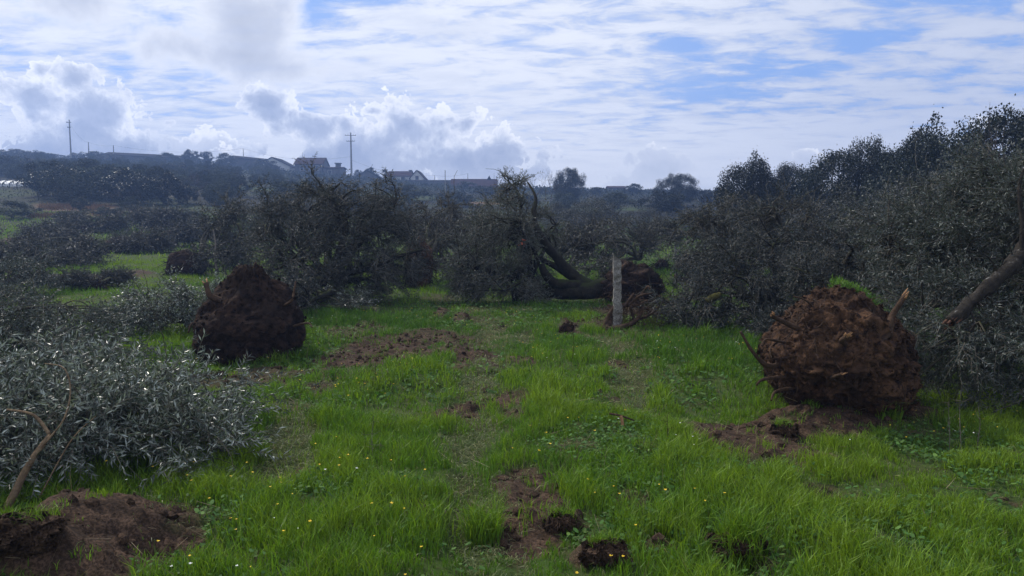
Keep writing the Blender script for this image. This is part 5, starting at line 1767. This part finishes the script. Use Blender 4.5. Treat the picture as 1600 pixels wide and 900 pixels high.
def far_fallen():
    # small felled trees of the left and middle field: root ball px,py,halfw,halfh,Y ; crown blobs
    D = [
        ('brown root ball and grey crown of a felled olive beyond the big dark root ball', (290, 408, 30, 19, 26), [(345, 400, 25.5, 90, 60), (375, 365, 26.5, 90, 90), (340, 345, 27, 60, 60)], 'olive_dull'),
        ('small dark root ball and low grey crown far out in the left field', (184, 388, 19, 12, 37), [(225, 382, 37, 70, 30), (205, 375, 38, 50, 20)], 'olive_dull'),
        ('reddish root ball of a felled olive between two others in the left field', (264, 374, 14, 12, 42), [(300, 366, 42, 60, 34)], 'olive_dull'),
        ('grey felled crown with a low brown root ball at the left edge of the field', (45, 374, 24, 8, 42), [(95, 372, 41, 110, 28), (70, 364, 43, 80, 22)], 'olive_dull'),
        ('broad grey felled crown lying across the left field', (128, 372, 10, 8, 40), [(90, 408, 30, 110, 36), (40, 404, 31, 90, 36), (130, 392, 31, 60, 30), (10, 412, 29, 100, 40)], 'olive_dull'),
        ('greenish felled crown on the grass at the left edge', (-10, 430, 16, 12, 20), [(40, 425, 19.5, 120, 40), (0, 440, 18.5, 120, 60)], 'olive'),
        ('twiggy felled crown right behind the stone post', (1035, 415, 9, 9, 27), [(930, 380, 24, 120, 60), (985, 375, 26, 110, 60), (1035, 375, 28, 80, 60), (895, 390, 23, 60, 50), (930, 415, 21, 90, 40)], 'olive_dull'),
        ('brown felled crown low between the centre crowns', (735, 400, 10, 12, 30), [(700, 365, 30, 90, 50), (740, 355, 31, 60, 50)], 'olive_dull'),
        ('small grey twig heap on the grass in the middle of the left field', (150, 440, 10, 6, 21), [(120, 440, 21, 50, 16), (175, 436, 22, 40, 14)], 'olive_dull'),
        ('low brown grey heap beyond the broad grey crown in the left field', (140, 360, 12, 7, 52), [(165, 352, 52, 50, 20), (120, 350, 54, 50, 22)], 'olive_dull'),
        ('grey felled crown between the pale limbed olive and the orange bank', (240, 350, 10, 8, 55), [(262, 345, 54, 50, 26), (225, 340, 56, 50, 20)], 'olive_dull'),
        ('dull felled crown behind the dark heap on the right', (1065, 440, 10, 8, 22), [(1110, 420, 20, 100, 60), (1075, 400, 23, 70, 40)], 'olive_dark'),
    ]
    for i, (lab, (px, py, hw, hh, Y), bl, mt) in enumerate(D):
        c = atY(px, py, Y)
        g0 = Hs(c[0], Y)
        c[2] = g0 + hh / FPX * Y * .8
        root = thing('uprooted_olive_tree', (c[0], Y, g0), lab, 'fallen tree')
        root_ball(root, c, hw / FPX * Y, hw / FPX * Y * .7, hh / FPX * Y * 1.1, 30 + i, top=.25, soil='soil_dark' if i != 2 else 'soil', res=(64, 48), hairs=500, hair_len=.28, hair_r=.008)
        B = []
        for (bx, by, BY, w, h) in bl:
            b = blob(bx, by, BY, w, h, w / 2.4 / FPX * BY)
            gz = Hs(b[0], b[1])
            b = (b[0], b[1], max(b[2], gz + b[5] * .5), b[3], b[4], b[5])
            B.append(b)
        hub = c + (np.array(B[0][:3]) - c) * .35
        olive_crown(root, B, hub, mt, 600 + i * 7, 26 + 22 * len(B), 420 * len(B) + 200, 10, .0042 * Y if Y > 24 else .085, .0011 * Y if Y > 24 else .022, .016 * Y, .07, 6, .25, .5, .0002 * Y)
        if i == 0:
            g = Geo()
            P = spline([atY(340, 425, 25), atY(336, 400, 25.3), atY(337, 380, 25.6), atY(333, 358, 26)], 12)
            tube(g, P, np.linspace(.045, .018, 12), 8)
            part(g, 'pale_limb', M['twig'], root, True)
            g = Geo()
            P = spline([atY(345, 400, 25.4), atY(362, 388, 25.5), atY(378, 365, 25.8), atY(372, 350, 26)], 12)
            tube(g, P, np.linspace(.13, .07, 12), 8, 0, 0, .3)
            part(g, 'trunk', M['mossbark'], root, True)


def small_things():
    # two thin fence posts beyond the heap
    for (px, a, b, Y, lab, m_, rr) in ((1055, 384, 408, 34, 'thin pale stake standing far behind the stone post', 'granite', .05), (1056, 428, 441, 24, 'short dark wooden stake in the grass right of the stone post', 'root', .07)):
        p = atY(px, a, Y); z = Hs(p[0], Y)
        root = thing('stake', (p[0], Y, z), lab, 'stake')
        g = Geo(); tube(g, [[p[0], Y, z - .2], [p[0] + .02, Y, (z + p[2]) / 2], [p[0], Y, p[2]]], [rr, rr, rr * .9], 8, 0, 0, .2)
        part(g, 'shaft', M[m_], root)
    # broken stick with an orange torn end, in the grass
    p = G(970, 668)
    root = thing('broken_stick', tuple(p), 'dark broken stick with a torn orange end lying in the grass right of centre', 'stick')
    g = Geo()
    tube(g, spline([p + [-.10, .04, .12], p + [0, 0, .11], p + [.12, -.02, .07]], 8), np.linspace(.012, .008, 8), 6, 0)
    tube(g, spline([p + [.0, 0, .11], p + [.012, -.02, .05], p + [.01, -.04, -.01]], 6), np.linspace(.016, .012, 6), 6, 1)
    part(g, 'wood', [M['root'], M['cut']], root)
    # dead seed stalks
    r = rs(6)
    for (px, py, top, lab) in ((1502, 715, 600, 'tall dark dead stalk in front of the right felled crown'), (1528, 708, 640, 'shorter dead stalk right of the tall one'),
                               (1482, 708, 630, 'thin dead stalk left of the tall one'), (588, 600, 550, 'thin dead stalk by the churned earth'),
                               (583, 720, 650, 'dead stalk in the lush grass left of the lane'), (895, 570, 520, 'thin dark stalk on the path near the stone post'), (1042, 690, 648, 'short dark stalk left of the red earth')):
        b = G(px, py); t = atY(px + 1, top, b[1])
        root = thing('dead_stalk', tuple(b), lab, 'stalk', 'dead weed stalks')
        g = Geo()
        P = curve_pts(b - [0, 0, .02], t, 10, .03, r)
        tube(g, P, np.linspace(.0045, .0018, 10), 5)
        for q in range(9):
            k = r.randint(2, 10); e = P[k] + norm(r.normal(size=3) + [0, 0, 1.1]) * r.uniform(.04, .14)
            tube(g, curve_pts(P[k], e, 4, .1, r), [.002, .0015, .001, .0008], 3)
        part(g, 'stem', M['twig'] if py > 700 else M['root'], root)
    # clods of turf rolled up by the tracks
    for i, (px, py, w, h, lab) in enumerate(((880, 822, 46, 34, 'dark clod of torn turf right of the wheel lane'), (945, 866, 60, 40, 'ragged turf clod with roots near the bottom centre'),
                                             (1150, 850, 70, 30, 'long upturned turf clod near the bottom right of centre'), (30, 835, 110, 60, 'large dark clod of soil with grass on top in the bottom left corner'),
                                             (885, 518, 18, 24, 'small brown clod beside the path left of the stone post'), (330, 590, 40, 16, 'flat clod at the foot of the dark root ball'), (1225, 675, 36, 22, 'loose clod on the low bank of red earth'))):
        b = G(px, py); Y = b[1]
        rx = w / 2 / FPX * Y; rz = h / 2 / FPX * Y * .75
        root = thing('turf_clod', tuple(b), lab, 'clod')
        root_ball(root, b + [0, 0, rz * .1], rx, rx * .7, rz, 60 + i, soil='clod', res=(110, 70), hairs=500, hair_len=.06, hair_r=.0013, lump=.5, slabs=160)
        root.children[0].name = 'earth'
        g = Geo(); k = 520
        P = b + np.stack([np.clip(r.normal(0, rx * .4, k), -rx * .7, rx * .7), np.clip(r.normal(.4 * rx, rx * .3, k), -.2 * rx, rx), np.full(k, rz * .35)], -1)
        blades(g, P, r.uniform(.03, .12, k), np.full(k, .004), r.uniform(.2, .9, k), 0, np.clip(r.normal(.7, .2, k), 0, 1), 5 + i)
        part(g, 'grass_tuft', M['grass'], root)
    # long tufts of fresh grass
    for (px, py, lab) in ((1160, 868, 'grass tuft hanging over the long upturned clod'), (1382, 648, 'bright fresh grass tuft at the foot of the right root ball'), (755, 840, 'tall grass tuft on the left of the muddy lane'), (720, 400 + 45, 'yellow green tuft between the two fallen crowns')):
        b = G(px, py); k = 420 if py > 500 else 200
        s_ = .10 if py > 500 else .22
        P = b + np.stack([np.clip(r.normal(0, s_ * .7, k), -s_, s_), np.clip(r.normal(0, s_ * .7, k), -s_, s_), np.zeros(k)], -1)
        P[:, 2] = H(P[:, 0], P[:, 1])
        g = Geo()
        blades(g, P, r.uniform(.12, .30, k), np.full(k, .006 if py > 500 else .014), r.uniform(.2, .95, k), 0, np.clip(r.normal(.7, .2, k), 0, 1), 15)
        o = g.build('grass_tuft', M['grass'])
        tag(o, lab, 'grass tuft')


near_left()
left_heap()
big_left_tree()
centre_tree()
heap_right_of_post()
right_ball()
right_tree()
far_fallen()
small_things()

# ------------------------------------------------------------------ the air
def haze():
    m = bpy.data.materials.new('haze'); m.use_nodes = True
    m.node_tree.nodes.clear()
    T = NT(m.node_tree)
    out = T.new('ShaderNodeOutputMaterial')
    v = T.new('ShaderNodeVolumePrincipled')
    v.inputs['Color'].default_value = (0.34, 0.53, 1.0, 1)
    v.inputs['Density'].default_value = HAZE
    v.inputs['Anisotropy'].default_value = 0.3
    T.l.new(v.outputs[0], out.inputs['Volume'])
    g = Geo()
    box(g, -420, 420, -60, 420, -3, 60)
    o = g.build('haze', m)
    tag(o, kind='stuff')


HAZE = 0.0012
if HAZE > 0:
    haze()
